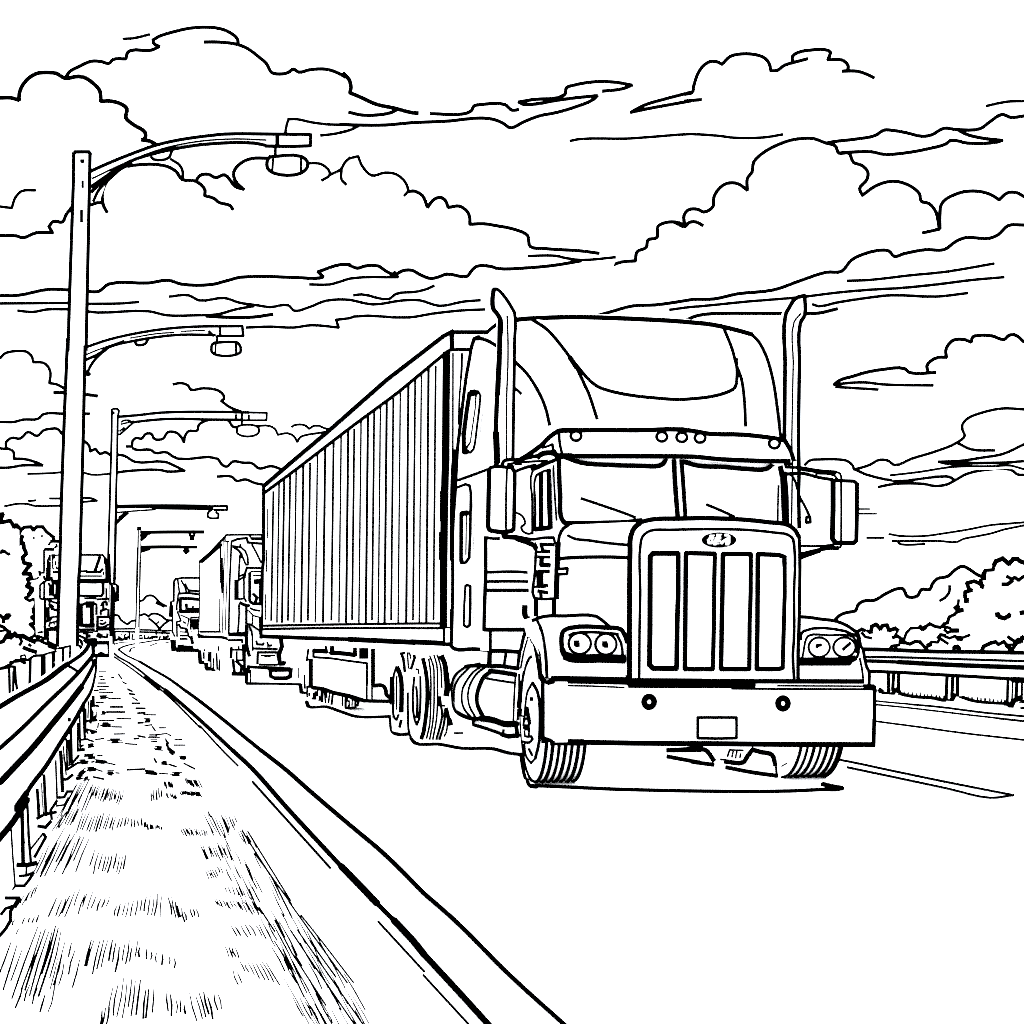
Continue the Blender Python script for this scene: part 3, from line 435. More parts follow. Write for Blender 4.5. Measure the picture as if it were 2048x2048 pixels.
# ================================================================ FRONT TRUCK
TR = thing('semi_truck', 'large conventional semi truck with twin tall exhausts in front, pulling a ribbed trailer', 'semi truck', 'semi trucks in line')
BODY = Wall(tp(5.4, 0), tp(3.0, 0), tp(1.6, .42), tp(1.6, 2.4))
TOP = Wall(tp(5.6, .05), tp(3.05, .05), tp(2.6, .45), tp(2.6, 2.4))
TOPF = Wall(tp(5.6, .04), tp(3.04, .04), tp(2.59, .44), tp(2.59, 2.4))
bb = B_
# sleeper and roof fairing
part('sleeper', TOP, ['7|V 700,370 665,480 645,600 600,850 560,1150 520,1500 485,1800 X 655,100 640,400 620,800 590,1200 575,1800 H 30,1200 25,1540 15,1900', '4|V 540,560 535,780 510,1150 500,1470', '6|V 700,370 730,350 760,345', '6|V 720,370 790,370 880,400 950,440 1010,475',
  '7|V 800,285 860,285 920,235 1010,170', '0|n 997,646 1030,638 1480,660 1550,700 1562,878', '0|n 904,1298 1110,1300', '0|n 1116,918 1562,918',
  '7|L 700,360 715,375 900,378 1060,388 1350,400', '5|H 80,290 220,240 370,185', '4|H 70,0 70,200'], bb * 1.2 + R_ * .2, TR, cols=70)
part('roof_fairing', TOPF, ['8|F 345,385 400,378 520,370 900,358 1350,370 1932,400 G 150,405 400,430 650,485 790,525', '6|G 790,525 860,600 930,740 990,950 1030,1200 1070,1530', '6|F 510,385 650,480 820,680 870,750', '9|F 870,750 930,840', '6|F 930,840 1000,990 1050,1100 1130,1340', '6|F 340,790 450,900 560,1070 630,1230 672,1400', '5|F 345,1050 400,1100',
  '6|F 930,820 1060,970 1140,1030 1250,1070 1450,1112 1700,1140 1932,1155 G 150,1152 400,1125 560,1080 625,1040 645,950 640,760', '6|G 520,470 600,670 640,820 690,960 720,1200 728,1410', '0|n 1030,875 1561,878'], bb * .03, TR, cols=60)
def vent(name, st): part(name, BODY, st, R_ * .03, TR, rows=True, sm=False)
vent('sleeper_window', ['4|V 650,1045 700,1035 750,1050 778,1100 765,1250 740,1450 710,1700 690,1790 650,1835 570,1835', '9|V 570,1820 568,1600 605,1300 640,1080 720,1070', '3|V 722,1090 715,1250 650,1700 600,1775', '10|V 570,1825 600,1825'])
vent('side_vent', ['5|H 75,360 150,330 190,345 202,420 195,800 185,1040 150,1088 105,1090', '8|H 112,620 110,1070', '9|H 115,612 165,608', '3|H 160,640 155,1010'])
vent('side_vent', ['5|H 150,1315 140,1500 135,1695 165,1712 190,1690 195,1500 195,1315 165,1302 150,1315'])
# cab shell with windscreen
part('cab', BODY, ['0|n 961,952 1050,915 1117,880 1576,895', '0|n 961,1300 1045,1303 1117,1260 1250,1200 1576,1200',
  '7|H 345,840 345,1200 335,1500 330,1735 740,1735', '5|H 350,845 420,855 530,850', '5|H 370,1180 620,1175 800,1185', '5|H 360,1270 620,1268 800,1272', '6|H 360,1355 800,1355', '6|H 390,1750 390,1920', '10|H 725,1510 725,1590 740,1620 790,1650', '3|H 1000,150 1010,400 1028,680'], bb * 1.2 + R_ * .2, TR, cols=50)
BODY2 = Wall(tp(5.4, -.015), tp(2.99, -.015), tp(1.58, .41), tp(1.58, 2.4))
wd = part('side_window', BODY2, ['4|H 795,810 795,500 800,200 850,175 990,110', '4|H 820,780 825,520 833,250 880,215 960,190', '8|H 880,235 880,500 880,740', '8|H 955,195 957,450 968,740', '8|H 830,765 920,755 970,745', '4|H 640,605 700,640 725,710 690,742 700,780 760,810 790,800', '5|H 640,205 720,170 820,145'], bb * .02, TR, cols=10)
ws = part('windshield', FR(1.55), ['8|I 115,470 118,700 130,1000 140,1240 180,1315 240,1335', '10|I 240,1335 450,1335 700,1330 1000,1320 1170,1300',   '8|I 200,480 400,550 750,578 1200,592 1400,590 1460,560 1500,480', '8|G 130,1755 280,1795 500,1805 740,1825 930,1825 990,1780 1020,1755', '8|I 1595,480 1610,800 1645,1260', '7|I 1690,480 1715,800 1745,1260', '5|I 400,1010 700,1110 1000,1215 1095,1255', '5|J 838,45 950,90 1100,160',  # last two slanting strokes are reflections painted on the glass
  '9|K 385,320 420,500 435,800 450,1080', '8|K 440,420 465,650 475,1080', '3|K 368,585 360,800 357,1050', '0|n 1568,1060 1576,1060'], bb * .05, TR, cols=30)
vi = part('sun_visor', FR(1.35), ['8|F 600,1590 680,1510 770,1455 940,1450', '8|I 100,140 350,132 1100,132 1900,150 G 270,1467 720,1495 1000,1528 1110,1550', '8|G 1110,1550 1160,1640 1195,1745', '5|I 115,170 125,300 155,440', '8|F 600,1590 520,1650 430,1710 400,1725', '5|F 250,1738 420,1730', '8|F 745,1698 I 90,463 400,465 1100,465 1750,470 G 250,1708 450,1728 700,1741 1000,1750 1150,1750', '4|G 1110,1770 1160,1780 1185,1770', '5|F 700,1590 710,1690', '4|F 600,1620 640,1610 700,1585', '9|F 560,1710 600,1680 700,1672 750,1700', '4|F 460,1715 560,1710', '10|F 740,1700 880,1700'], bb * .3, TR, cols=40)
for c in ('I 335,205', 'I 1440,215', 'I 1697,222', 'G 290,1525', 'G 1008,1580'):
    p = px(c)[0]; part('marker_light', FR(1.30), ['5|n ' + el(p[0], p[1], 10.5, 9.5, 16)], bb * .04, TR, cols=10, sm=False)
# exhaust stacks
part('exhaust_stack', FR(1.9), ['8|F 132,95 120,200 130,280 160,320 195,380 190,600 170,1000 150,1500', '11|F 155,1480 165,1770', '9|F 195,390 185,800 170,1100', '6|F 130,88 165,90 240,165 300,255 333,320 333,600 328,1000 320,1500 318,1725', '3|F 262,350 270,600 268,850 258,1100 256,1720'], bb * .15, TR, rows=True)
part('exhaust_stack', FR(2.5), ['7|G 1300,150 1210,180 1150,270 1118,330 1112,800 1105,1530', '7|G 1300,150 1300,340 1258,420 1250,800 1242,1300 1240,1800', '3|G 1262,325 1197,410 1190,800 1180,1300 1178,1650 K 545,200 540,700 535,1080', '7|K 625,100 630,440 625,700 635,1130'], bb * .15, TR, rows=True)
# hood
HB = Wall(tp(1.6, .42), tp(.15, .60))
mbh = MB(); hull(mbh, HB, [px('n 1117,1075 1125,1060 1140,1050 1258,1045'), px('n 1117,1350 1258,1350')], R_ * 1.1, None, None, 14)
draw(mbh, HB, ['6|I 240,1350 170,1400 130,1470 110,1580 100,1700 95,1932', '5|I 235,1490 320,1530 500,1550 700,1580 1000,1610', '6|I 110,1790 200,1778 320,1770 950,1770 1000,1775'])
build('hood', mbh, TR)
ac = part('air_cleaner', FR(1.2), ['5|H 830,960 818,1200 810,1420 840,1435 1020,1435', '5|H 530,830 640,835 800,862 900,848 1000,845 1015,900', '7|H 650,865 740,895 820,930', '9|H 810,910 830,950', '6|H 870,910 1000,915', '6|H 885,930 895,975 960,980', '4|H 830,985 960,985', '5|H 850,1032 960,1035', '8|H 885,1040 880,1110 960,1112', '6|H 860,1172 955,1172', '8|H 880,1170 880,1300', '6|H 885,1308 940,1308', '4|H 820,1322 920,1322', '4|H 845,1165 845,1310', '6|H 850,1362 940,1378', '6|H 875,1375 880,1430', '8|H 830,1440 830,1600', '10|H 1042,900 1032,1200 1025,1430', '8|H 1005,1440 1003,1600', '0|H 530,850 640,860'], bb * .2, TR, cols=16)
part('hood_latch', FR(.9), ['5|H 1050,1150 1135,1142 1130,1198 1055,1200'], bb * .03, TR, cols=6, sm=False)
# grille
gr = part('grille', FR(.12), ['9|J 92,1740 92,900 97,480 100,370 135,275 200,215', '8|J 200,212 330,185 560,180 800,175 1000,180 1200,190 1440,215 1620,240 1690,290 1730,360', '6|J 1730,340 1738,560 1735,900 1730,1200 1722,1400 1720,1740', '5|J 185,1740 188,1280 195,900 200,410 220,350 290,298 480,288 1160,285 1500,315 1620,335 1665,370 1680,420 1682,900 1680,1350 1670,1500 1682,1730'], bb * .8, TR, cols=40)
for s in ('J 290,560 292,540 320,515 560,512 560,560', 'J 640,512 915,520', 'J 995,522 1262,522', 'J 1335,522 1540,530 1580,555'): pass
for a in ('9|J 560,515 320,515 292,545 290,1240 285,1590 320,1625 545,1628 550,1200 560,900 560,515', '8|J 638,512 915,520 908,800 905,1200 895,1632 628,1632 632,1100 638,512', '8|J 995,522 1262,522 1260,900 1250,1200 1247,1632 976,1632 982,1300 990,900 995,522', '8|J 1333,522 1535,532 1588,550 1590,900 1578,1300 1570,1620 1540,1632 1322,1632 1328,1200 1333,522'):
    part('grille_panel', FR(.10), [a], bb * .03, gr, cols=8, sm=False)
mbe = MB(); s = FR(.09); mbe.ngon([s.at(*p) for p in px('e ' + el(945, 480, 665, 300, 36))], bb * .02, 1)
s = FR(.07)
for pol, m in (('580,290 770,290 730,330 690,340 735,370 735,440 690,440 700,520 735,545 700,600 655,635 540,635 500,590 500,480 540,400 580,400', 0), ('850,255 1040,260 970,335 1005,370 1000,440 930,445 930,480 1000,500 960,560 890,560 850,520 850,600 930,600 930,635 815,640 810,675 735,675 735,600 775,590 775,450 810,440 810,370 850,360', 0), ('1160,250 1240,250 1315,300 1355,330 1355,600 1315,610 1315,675 1200,675 1195,530 1160,530 1120,570 1085,600 1080,635 1005,635 1005,580 1040,530 1160,450 1240,400 1310,390 1310,330 1160,330', 0)):
    mbe.ngon([s.at(*p) for p in px('e ' + pol)], bb * .01, m)
s = FR(.055)
for pol in ('585,450 620,450 620,480 655,500 620,520 610,555 585,555', '850,450 925,450 925,478 850,478'):
    mbe.ngon([s.at(*p) for p in px('e ' + pol)], bb * .01, 1)
build('emblem', mbe, gr)
# fenders, headlights
fl = part('front_fender', FR(.22), ['6|M 290,265 360,235 450,210 700,205 1100,208 1180,255 1290,350', '5|M 355,275 400,370 440,560 465,740 478,990', '0|M 300,290 480,1000 1500,1000', '0|M 1290,350 1500,420 1500,1000', '6|M 1495,790 1500,900 1510,1000'], bb * .35, TR, cols=30)
h1 = part('headlight', FR(.15), ['8|M 670,660 665,470 690,400 780,358 1230,355 1430,380 1470,440 1505,540', '15|M 720,720 800,748 1140,752 1460,760', '10|M 675,640 700,700 760,740', '5|M 1385,460 1430,560 1450,700', '5|M 760,460 820,430 1300,430 1390,440', '0|M 1465,790 1490,790'], bb * .12, fl, cols=24)
for c in (('M 855,555', 855, 560, 100), ('M 1220,565', 1235, 570, 100)):
    p = px('M %f,%f' % (c[1] + (43 if c[1] < 900 else 0), c[2]))[0]
    mbl = MB(); s = FR(.13)
    rr = 22 if c[1] < 900 else 21
    pts = [s.at(p[0] + rr * math.cos(t * math.pi / 12), p[1] + (21) * math.sin(t * math.pi / 12)) for t in range(25)]
    mbl.line(pts, 4.5); mbl.ngon(pts[:-1], bb * .05)
    q = px(c[0])[0]; q = s.at(*q); mbl.dot(q, 12); mbl.dot(q + V3(0.008, 0, -.012), 10)
    build('lamp_lens', mbl, h1)
frt = part('front_fender', FR(.22), ['6|P 5,662 80,667 165,680 300,698 400,735 460,775 495,800 520,900', '6|P 545,950 570,1080 595,1140 595,1240', '4|P 515,1020 535,1120 545,1210', '5|P 520,900 545,950', '0|P 5,1250 600,1250'], bb * .35, TR, cols=24)
h2 = part('headlight', FR(.15), ['5|P 5,860 8,820 35,785 385,785 450,815', '5|P 450,810 495,832 503,900 500,990 470,1035', '14|P 0,1048 200,1048 420,1048', '10|P 420,1045 470,1020', '4|P 15,1040 30,960 50,860 75,825 250,822 430,825 470,850 482,900 480,970'], bb * .12, frt, cols=20)
for cx, cy, r, ln in ((165, 925, 21, 'P 145,930 145,910 180,905'), (383, 925, 22, 'P 370,945 432,890')):
    p = px('P %d,%d' % (cx, cy))[0]; mbl = MB(); s = FR(.13)
    pts = [s.at(p[0] + r * math.cos(t * math.pi / 12), p[1] + 19.5 * math.sin(t * math.pi / 12)) for t in range(25)]
    mbl.line(pts, 4); mbl.ngon(pts[:-1], bb * .05); mbl.line([s.at(*q) for q in px(ln)], 5.5); build('lamp_lens', mbl, h2)
# bumper
bp = part('bumper', FR(0), ['4|N 522,320 520,600 520,890', '11|N 500,890 800,892', '9|N 800,892 1300,900 1932,905 O 600,908 1100,912 1870,915', '13|N 510,285 930,292 1220,300', '17|N 1260,318 1932,322', '16|O 200,322 700,325', '8|O 700,302 1765,304', '3|N 530,342 860,348 1200,362', '4|O 500,372 1000,377 1870,380', '3|O 940,345 1780,350', '7|O 1780,350 1870,350', '7|O 1878,350 1878,600 1870,915'], bb * .22, TR, cols=30, sm=False)
part('bumper_end', SD(-.01), ['7|N 415,300 418,600 415,850', '6|N 415,300 470,318 515,310', '6|N 415,850 470,870 515,890', '7|M 500,1070 520,1040', '0|N 515,310 515,890'], R_ * .1, bp, cols=6, sm=False)
for c in ('N 1441,501', 'O 995,516'):
    p = px(c)[0]; part('fog_light', FR(-.02), ['10|n ' + el(p[0], p[1], 9.8, 10.5, 20)], bb * .04, bp, cols=8, sm=False)
part('license_plate', FR(-.02), ['5|O 172,652 350,652 545,652 545,850 350,855 172,850 172,652'], bb * .02, bp, cols=6, sm=False)
part('front_axle', FR(.32), ['8|N 1620,967 1932,965 O 0,965 245,965 325,1065', '7|N 1620,1030 1932,1088 O 120,1082 320,1108', '8|O 440,1078 610,1085 650,1030 700,962 780,985 890,1015 918,1110', '3|O 390,1057 440,1062', '4|O 925,1110 935,1220', '7|O 450,1135 700,1182 935,1215', '3|O 458,1030 480,965 610,970', '3|O 500,1035 515,970', '3|O 535,1045 550,975', '3|O 578,1040 585,1000', '2|O 980,1125 1030,1095'], bb * .3, TR)
# front wheels: real tyres with tread rings
def wheel(d, s, r, wdt, grooves, w, parent, side):   # rings as far as they face forward; the outer rim edge goes all round
    c = O_ + B_ * d + R_ * s; c.z = r
    mbw = MB(); mbw.cyl(c, R_, r - .008, wdt)
    for i, gw_ in enumerate(grooves): mbw.ring(c + R_ * (wdt * i / (len(grooves) - 1)), R_, r, gw_, *((0, 360) if i == 0 and side == 1 else (-50, 84)))
    t = build('tyre', mbw, parent); return c, t
wl = thing('wheel', '', ''); [wl.__delitem__(k) for k in ('label', 'category')]; wl.parent = TR
wheel(.707, 0.02, .478, .29, [6, 6, 5, 6, 5, 6, 6], 6, wl, 1)
SW = SD(-.005)
KW = .8
part('rim', SW, ['5|L 1470,705 1425,790 1405,920 1395,1080', '5|L 1395,1300 1415,1420 1460,1480 1500,1430', '7|L 1475,705 1520,790 1540,900 1545,1080 1535,1280 1500,1430', '9|L 1420,950 1430,1010 1445,1090', '5|L 1390,1050 1440,1055 1440,1115 1385,1115 1390,1050', '9|L 1400,1140 1435,1150', '5|L 1395,1170 1400,1220 1440,1225 1440,1170', '6|L 1370,1270 1440,1280 1475,1245 1460,1220', '9|L 1463,860', '6|L 1440,1345 1468,1400', '4|L 1365,960 1360,1020 1395,1030', '0|L 1440,1200'], R_ * .02, wl, cols=12)
KW = 1.0
wr = thing('wheel', '', ''); [wr.__delitem__(k) for k in ('label', 'category')]; wr.parent = TR
wheel(.707, 1.99, .478, .32, [5, 4, 5, 4, 5, 5, 9], 6, wr, 2)
part('wheel_arch', SD(-.03), ['6|L 1450,115 1400,220 1360,380', '4|L 1360,380 1345,480 1330,560', '8|L 1440,270 1460,250 1475,300', '3|L 1425,280 1390,400 1360,560', '6|L 1450,255 1490,330 1510,420 1530,540 1545,660', '3|L 1485,215 1525,330 1550,480 1562,690', '5|L 1520,115 1570,230 1595,400 1612,650', '6|L 1562,680 1600,695 1650,700', '6|L 1570,700 1572,900 1575,1280', '4|L 1345,620 1345,750', '8|L 1362,700 1350,850 1340,930', '3|L 1385,595 1370,700 1365,890', '4|L 1335,960 1330,1060', '6|L 1575,1235 1650,1260'], R_ * .02, fl, body=False)
part('sidewall', SD(.015), ['6|L 1360,1390 1380,1530 1410,1640 1450,1700'], None, wl, body=False)
# fuel tank, steps
TK = SD(.06)
part('fuel_tank', TK, ['5|L 840,542 780,580 720,640 695,720 690,800 700,900 740,990 860,1050 900,1055', '4|L 860,560 770,650 725,730 715,800 715,880', '4|L 975,545 900,600 840,680 800,760 792,860 800,920 830,980 880,1035', '4|L 1020,550 940,610 880,700 855,780 852,860 870,940 920,1030', '8|L 1080,590 1010,640 960,740 938,830 945,920 1000,1035', '8|L 1060,590 1150,600 1310,625', '4|L 1030,662 1200,690 1310,705', '7|L 830,545 920,535 1060,540 1150,540 1330,565', '7|L 740,985 860,1045 960,1050', '11|L 980,1045 1100,1065 1200,1100 1315,1100', '4|L 1312,620 1300,800 1290,1060', '4|L 825,540 920,525 960,515'], R_ * .6, TR, cols=30)
part('step', TK, ['6|L 905,1060 905,1110 1040,1150 1180,1200', '8|L 1180,1205 1240,1222 1330,1212', '4|L 1192,1160 1190,1200', '7|L 1312,1100 1330,1220'], R_ * .3, TR, cols=12, sm=False)
part('side_step', SD(.08), ['6|L 1065,200 1065,380', '8|L 1060,400 1055,520', '5|L 1215,420 1200,530', '5|L 1345,400 1330,560', '7|L 1060,395 1200,395 1345,405'], R_ * .2, TR, cols=12, sm=False)
# tandem wheels
part('wheel', flat(16.3), ['4|L 160,545 135,620 125,700', '6|L 122,650 125,900', '4|L 125,900 138,1040 160,1062 180,1010', '8|L 165,555 190,610 205,680 208,850 205,980', '3|L 160,640 160,960', '3|L 100,650 100,910', '5|L 205,1065 190,1130', '0|L 105,1030 120,1170 290,1200 290,600'], BK * .5, TR, cols=10)
part('wheel', flat(15.1), ['4|L 268,800 270,1000 285,1200 320,1260 345,1290', '4|L 330,650 318,800 320,960 335,1060 355,1110 380,1050', '4|L 390,640 390,900 380,1050', '4|L 350,740 360,850 355,1040', '7|L 415,470 440,580 455,700 455,900 440,1050 420,1180 400,1240', '3|L 470,470 488,600 490,850 480,1100 450,1240', '3|L 480,440 515,540 522,700 522,900 510,1080 480,1250', '3|L 520,432 550,540 555,700 555,900 545,1060 510,1250', '3|L 550,432 585,540 595,750', '9|L 595,445 625,520 640,620', '10|L 640,620 650,750 640,820', '7|L 570,840 580,920', '4|L 590,930 600,1000 590,1080 545,1250', '3|L 570,920 625,925', '6|L 640,950 655,1010 670,1110', '3|L 655,1050 640,1180 620,1220', '4|L 630,960 620,1090 575,1250', '3|L 680,1045 700,1110', '3|L 345,570 370,575 375,620', '0|L 345,1290 620,1300 670,1100'], BK * .5, TR, cols=16)
part('mud_flap', flat(17.5), ['5|L 205,420 225,470 240,595', '3|L 265,410 275,565', '3|L 285,410 295,455 295,470', '5|L 330,435 335,460 300,570', '4|L 195,420 240,415'], BK * .05, TR, cols=10, sm=False)
# left mirror, right mirror
part('side_mirror', FR(1.1), ['8|X 1215,335 1205,800 1195,1340', '8|X 1195,1340 1220,1400 1280,1422 1600,1422 1645,1390', '7|X 1645,1390 1655,900 1662,500 1655,380 1610,310', '6|X 1215,335 1240,308 1610,308', '4|X 1525,320 1510,900 1508,1380'], bb * .12, TR, rows=True)
part('mirror_arm', FR(1.12), ['6|X 1440,280 1470,200 1530,175 1700,170 1932,130 F 720,1650 750,1700', '4|X 1540,250 1700,225 1932,205 F 650,1745', '6|X 1540,270 1640,300', '5|X 1690,370 1760,340 1932,290 F 530,1790', '4|F 340,1780 400,1780', '6|F 500,1830 600,1780 700,1750 740,1730'], None, TR, body=False)
part('mirror_arm', FR(1.12), ['7|X 1450,1440 1475,1530 1700,1545', '5|X 1700,1530 1932,1570', '8|X 1700,1560 1932,1640 H 820,925'], None, TR, body=False)
part('side_mirror', FR(1.3), ['9|K 1070,520 1070,900 1060,1270 1100,1320', '8|K 1100,1325 1340,1325 1368,1295', '8|K 1368,1295 1375,900 1375,560', '6|K 1375,560 1340,530 1080,520', '4|K 1172,520 1175,900 1172,1310', '0|n 1665,960 1714,960'], bb * .12, TR, cols=12, sm=False)
part('mirror_arm', FR(1.32), ['5|K 455,310 465,350 620,355', '8|K 620,360 900,405 1090,420', '4|K 1090,415 1150,425 1175,480 1178,520', '6|K 440,440 680,432 900,485 1060,510', '4|K 850,430 1080,455 1125,500'], None, TR, body=False)
part('mirror_arm', FR(1.32), ['4|K 650,1365 950,1362 1080,1345', '7|K 650,1475 850,1425 1000,1395 1130,1392', '4|K 1130,1392 1165,1375 1170,1330', '5|K 660,1520 800,1470 900,1435'], None, TR, body=False)
part('antenna', FR(1.32), ['5|K 650,750 720,880 765,980', '5|K 725,995 775,995 778,1060 725,1065 725,995', '4|K 520,450 550,470 590,560 600,600 650,750'], None, TR, body=False)

# ---------------- trailer of the front truck (a part with its own pieces)
TS = Wall((-.640, 15.75), (-5.23, 31.1))
TSL = Wall((-.650, 15.74), (-5.24, 31.09))
perp = V3(.961, .277, 0)
trl = bpy.data.objects.new('trailer', None); COL.objects.link(trl); trl.parent = TR
part('trailer_body', TS, ['8|t 130,1275 400,1043 700,790 1200,350 1700,-35 V 415,275', '0|t 120,1932 118,1340', '6|t 130,1340 400,1140 900,755 1300,460 1740,95 V 380,520 ', '6|t 120,1275 118,1932 Q 245,600 238,1100 232,1300', '0|n 522,1274 904,1286', '0|n 904,662 904,1286', '8|V 410,300 410,500',
  '4|Q 240,1167 700,1158 1230,1150 1932,1142 L 600,130', '4|Q 245,1205 800,1195 1932,1192 L 300,176 690,176', '7|Q 235,1285 640,1300 1200,1318', '9|Q 1200,1318 1932,1352 L 300,308 600,322 700,328'], perp * 2.5, trl, cols=60, sm=False)
mbc = MB()
bot = 1245.0
for i, x in enumerate([205,255,300,352,405,468,527,592,660,733,800,862,915,975,1035,1090,1145,1200,1258,1320,1390,1450,1505,1567,1630]):
    u = 500 + x / 4.391
    v = 680 + (1340 + (x - 130) * (95 - 1340) / (1740 - 130)) / 4.391 + 5
    mbc.line([TSL.ink(u, v + (6 if i % 6 == 0 else 0), 3), TSL.ink(u - 4.4, bot - (4 if i % 3 == 0 else 0) - i * .06, 3)], (3.4, 2.8, 3.8)[i % 3])
draw(mbc, TSL, ['2|t 152,1485 152,1740', '2|Q 292,330 292,570', '2|Q 280,820 280,1100', '13|V 340,560 335,1200 330,1932 t 1710,1300 1700,1932 L 612,0 612,165', '3|V 425,560 422,1932 t 1775,1300', '2|X 360,720 358,1250', '2|X 342,1440 340,1932'], False)
build('corrugated_side', mbc, trl)
part('trailer_nose', Wall((-.650, 15.72), (1.7, 16.4)), ['7|V 415,285 600,285 860,285', '6|V 400,510 640,510', '3|V 540,560 535,760', '6|X 590,0 560,700 550,1932', '4|L 618,180 618,310', '8|L 695,0 698,350'], perp * .02, trl)
part('mud_flap', TSL, ['10|U 405,510 405,860', '4|U 440,478 660,493 900,528 1120,556', '4|U 1120,560 1120,1020', '7|U 1198,380 1198,830', '3|U 1185,830 1185,1030', '7|U 420,870 560,890 700,940 900,980 1080,1038', '6|U 1080,1040 1400,1048'], perp * .05, trl, cols=20, sm=False)
part('tail_light', TSL, ['8|U 440,395 600,405', '8|U 660,425 800,430 960,450', '8|U 672,345 672,420', '5|U 590,350 600,400', '7|U 965,370 970,450', '16|U 1080,385 1080,475', '4|U 430,400 430,480', ], perp * .05, trl)
part('spray_guard', TSL, ['4|U 365,380 345,520', '2|U 240,620 240,740', '3|U 315,710 320,880', '3|U 350,850 350,1000'], perp * .02, trl)
part('landing_gear', TSL, ['7|U 1200,845 1330,848 1360,900 1370,960 1410,1000', '0|U 1200,1040 1410,1040'], perp * .3, trl, cols=8)
TSW = Wall((-.67, 15.74), (-5.26, 31.09))
part('trailer_wheel', TSW, ['3|U 430,940 430,1010', '3|U 455,920 455,1010', '3|U 483,915 483,980', '5|U 540,920 540,1100', '3|U 575,930 590,1100', '3|U 600,930 600,1000', '3|U 640,940 625,1065', '4|U 680,960 660,1120', '3|U 510,990 500,1100', '4|U 420,1040 445,1050', '3|U 415,1012 460,1012', '3|U 480,1050 485,1100', '3|U 380,940 380,980', '3|U 435,1060 470,1100', '3|U 805,990 805,1105', '4|U 845,990 845,1130 930,1130 972,1125 972,1040', '3|U 868,990 868,1050', '3|U 893,1040 895,1090 880,1120', '3|U 935,1000 930,1100', '4|U 900,1000 1010,1060 1000,1100', '0|U 370,940 370,1115 690,1130'], perp * .3, trl, cols=14, sm=False)

# ================================================================ SECOND TRUCK
KW = .86
T2 = thing('semi_truck', 'second semi truck, half hidden behind the front trailer', 'semi truck', 'semi trucks in line')
P2 = flat(31.25)
t2r = Wall((-5.8, 33.5), (-10.2, 48.5))
part('trailer_body', t2r, ['4|R 515,540 515,800 512,1200 508,1310', '6|R 515,535 650,420 850,205', '5|R 540,545 650,450 800,315', '5|R 785,320 787,800', '9|R 805,500 805,800 815,920', '4|R 775,1020 772,1440', '3|R 825,270 830,520 815,1080 805,1450', '3|R 870,280 865,780 850,1160 845,1420', '4|R 850,192 1000,190 1310,190', '4|R 520,1440 780,1438', '4|R 500,1300 500,1480', '6|R 500,1505 800,1510 900,1540', '0|R 905,1500 910,260', '3|R 840,240 845,275 890,275', '5|R 490,1480 560,1500'], V3(2, .5, 0), T2, cols=30, sm=False)
part('sleeper', P2, ['4|R 920,270 912,480 897,800 885,1470', '5|R 925,275 1000,245 1120,232 1130,290 1310,305', '4|R 1155,205 1180,240', '6|R 1185,240 1310,240', '4|R 940,335 1040,350 1100,400 1130,480 1135,575 1105,575 1065,480', '5|R 950,350 1010,390 1050,440 1060,480', '4|R 1185,320 1240,420 1300,545', '4|R 1030,450 1020,600 1012,760', '4|R 1035,310 1035,360', '0|R 890,1470 1310,1480', '4|R 1310,190 1325,300', '6|R 890,1468 1085,1460', '5|R 880,1550 1060,1545 1060,1580', '4|R 885,1485 1080,1490'], BK * 2, T2, cols=24, sm=False)
P2c = flat(31.15)
part('cab', P2c, ['5|R 1115,615 1310,618', '5|R 1120,610 1095,690 1090,740', '3|R 1140,690 1185,660 1310,665', '3|R 1200,715 1300,715', '6|R 1155,690 1155,1040', '10|R 1225,795 1300,785', '8|R 1300,770 1300,1090', '6|R 1200,950 1250,1000 1230,1050', '6|R 1160,1050 1200,1078 1300,1080', '6|R 1030,1065 1080,1090 1150,1105', '5|R 1112,1110 1112,1340', '4|R 1015,1090 1020,1200 1002,1450', '4|R 1165,1135 1200,1155 1285,1170', '3|R 1140,1165 1200,1230 1300,1258', '3|R 1190,1240 1190,1340', '5|R 1120,1340 1180,1350', '4|R 1180,1350 1240,1395 1280,1420 1295,1480', '6|R 1290,1260 1300,1520', '0|R 1010,780 1010,1460', '4|R 1030,720 1080,700 1100,720'], BK * 1.5, T2, cols=20, sm=False)
part('side_mirror', flat(31.0), ['9|R 985,780 985,1020', '4|R 1080,740 1082,1000 1110,1050', '4|R 1015,775 1100,720', '4|R 1015,1020 1080,1010'], BK * .1, T2, cols=8, sm=False)
part('hood', flat(31.08), ['7|R 1112,1360 1112,1600 1150,1750', '3|R 1125,1520 1130,1580', '4|R 1150,1370 1180,1440 1190,1500 1195,1680', '5|R 1215,1655 1510,1662', '5|R 1240,1555 1250,1600 1330,1605 1335,1580', '4|R 1380,1575 1390,1600', '5|R 1385,1620 1440,1615', '9|R 1560,1545 1570,1630 1545,1700', '9|R 1530,1700 1540,1850', '5|R 1580,1830 1620,1835', '0|R 1112,1900 1600,1900'], BK * 1, T2, cols=20, sm=False)
part('headlight', flat(31.0), ['5|R 1510,1705 1260,1705 1255,1850', '3|R 1300,1745 1480,1745', '4|R 1350,1755 1420,1755', '4|R 1280,1860 1400,1862 1610,1862'], BK * .1, T2, cols=8, sm=False)
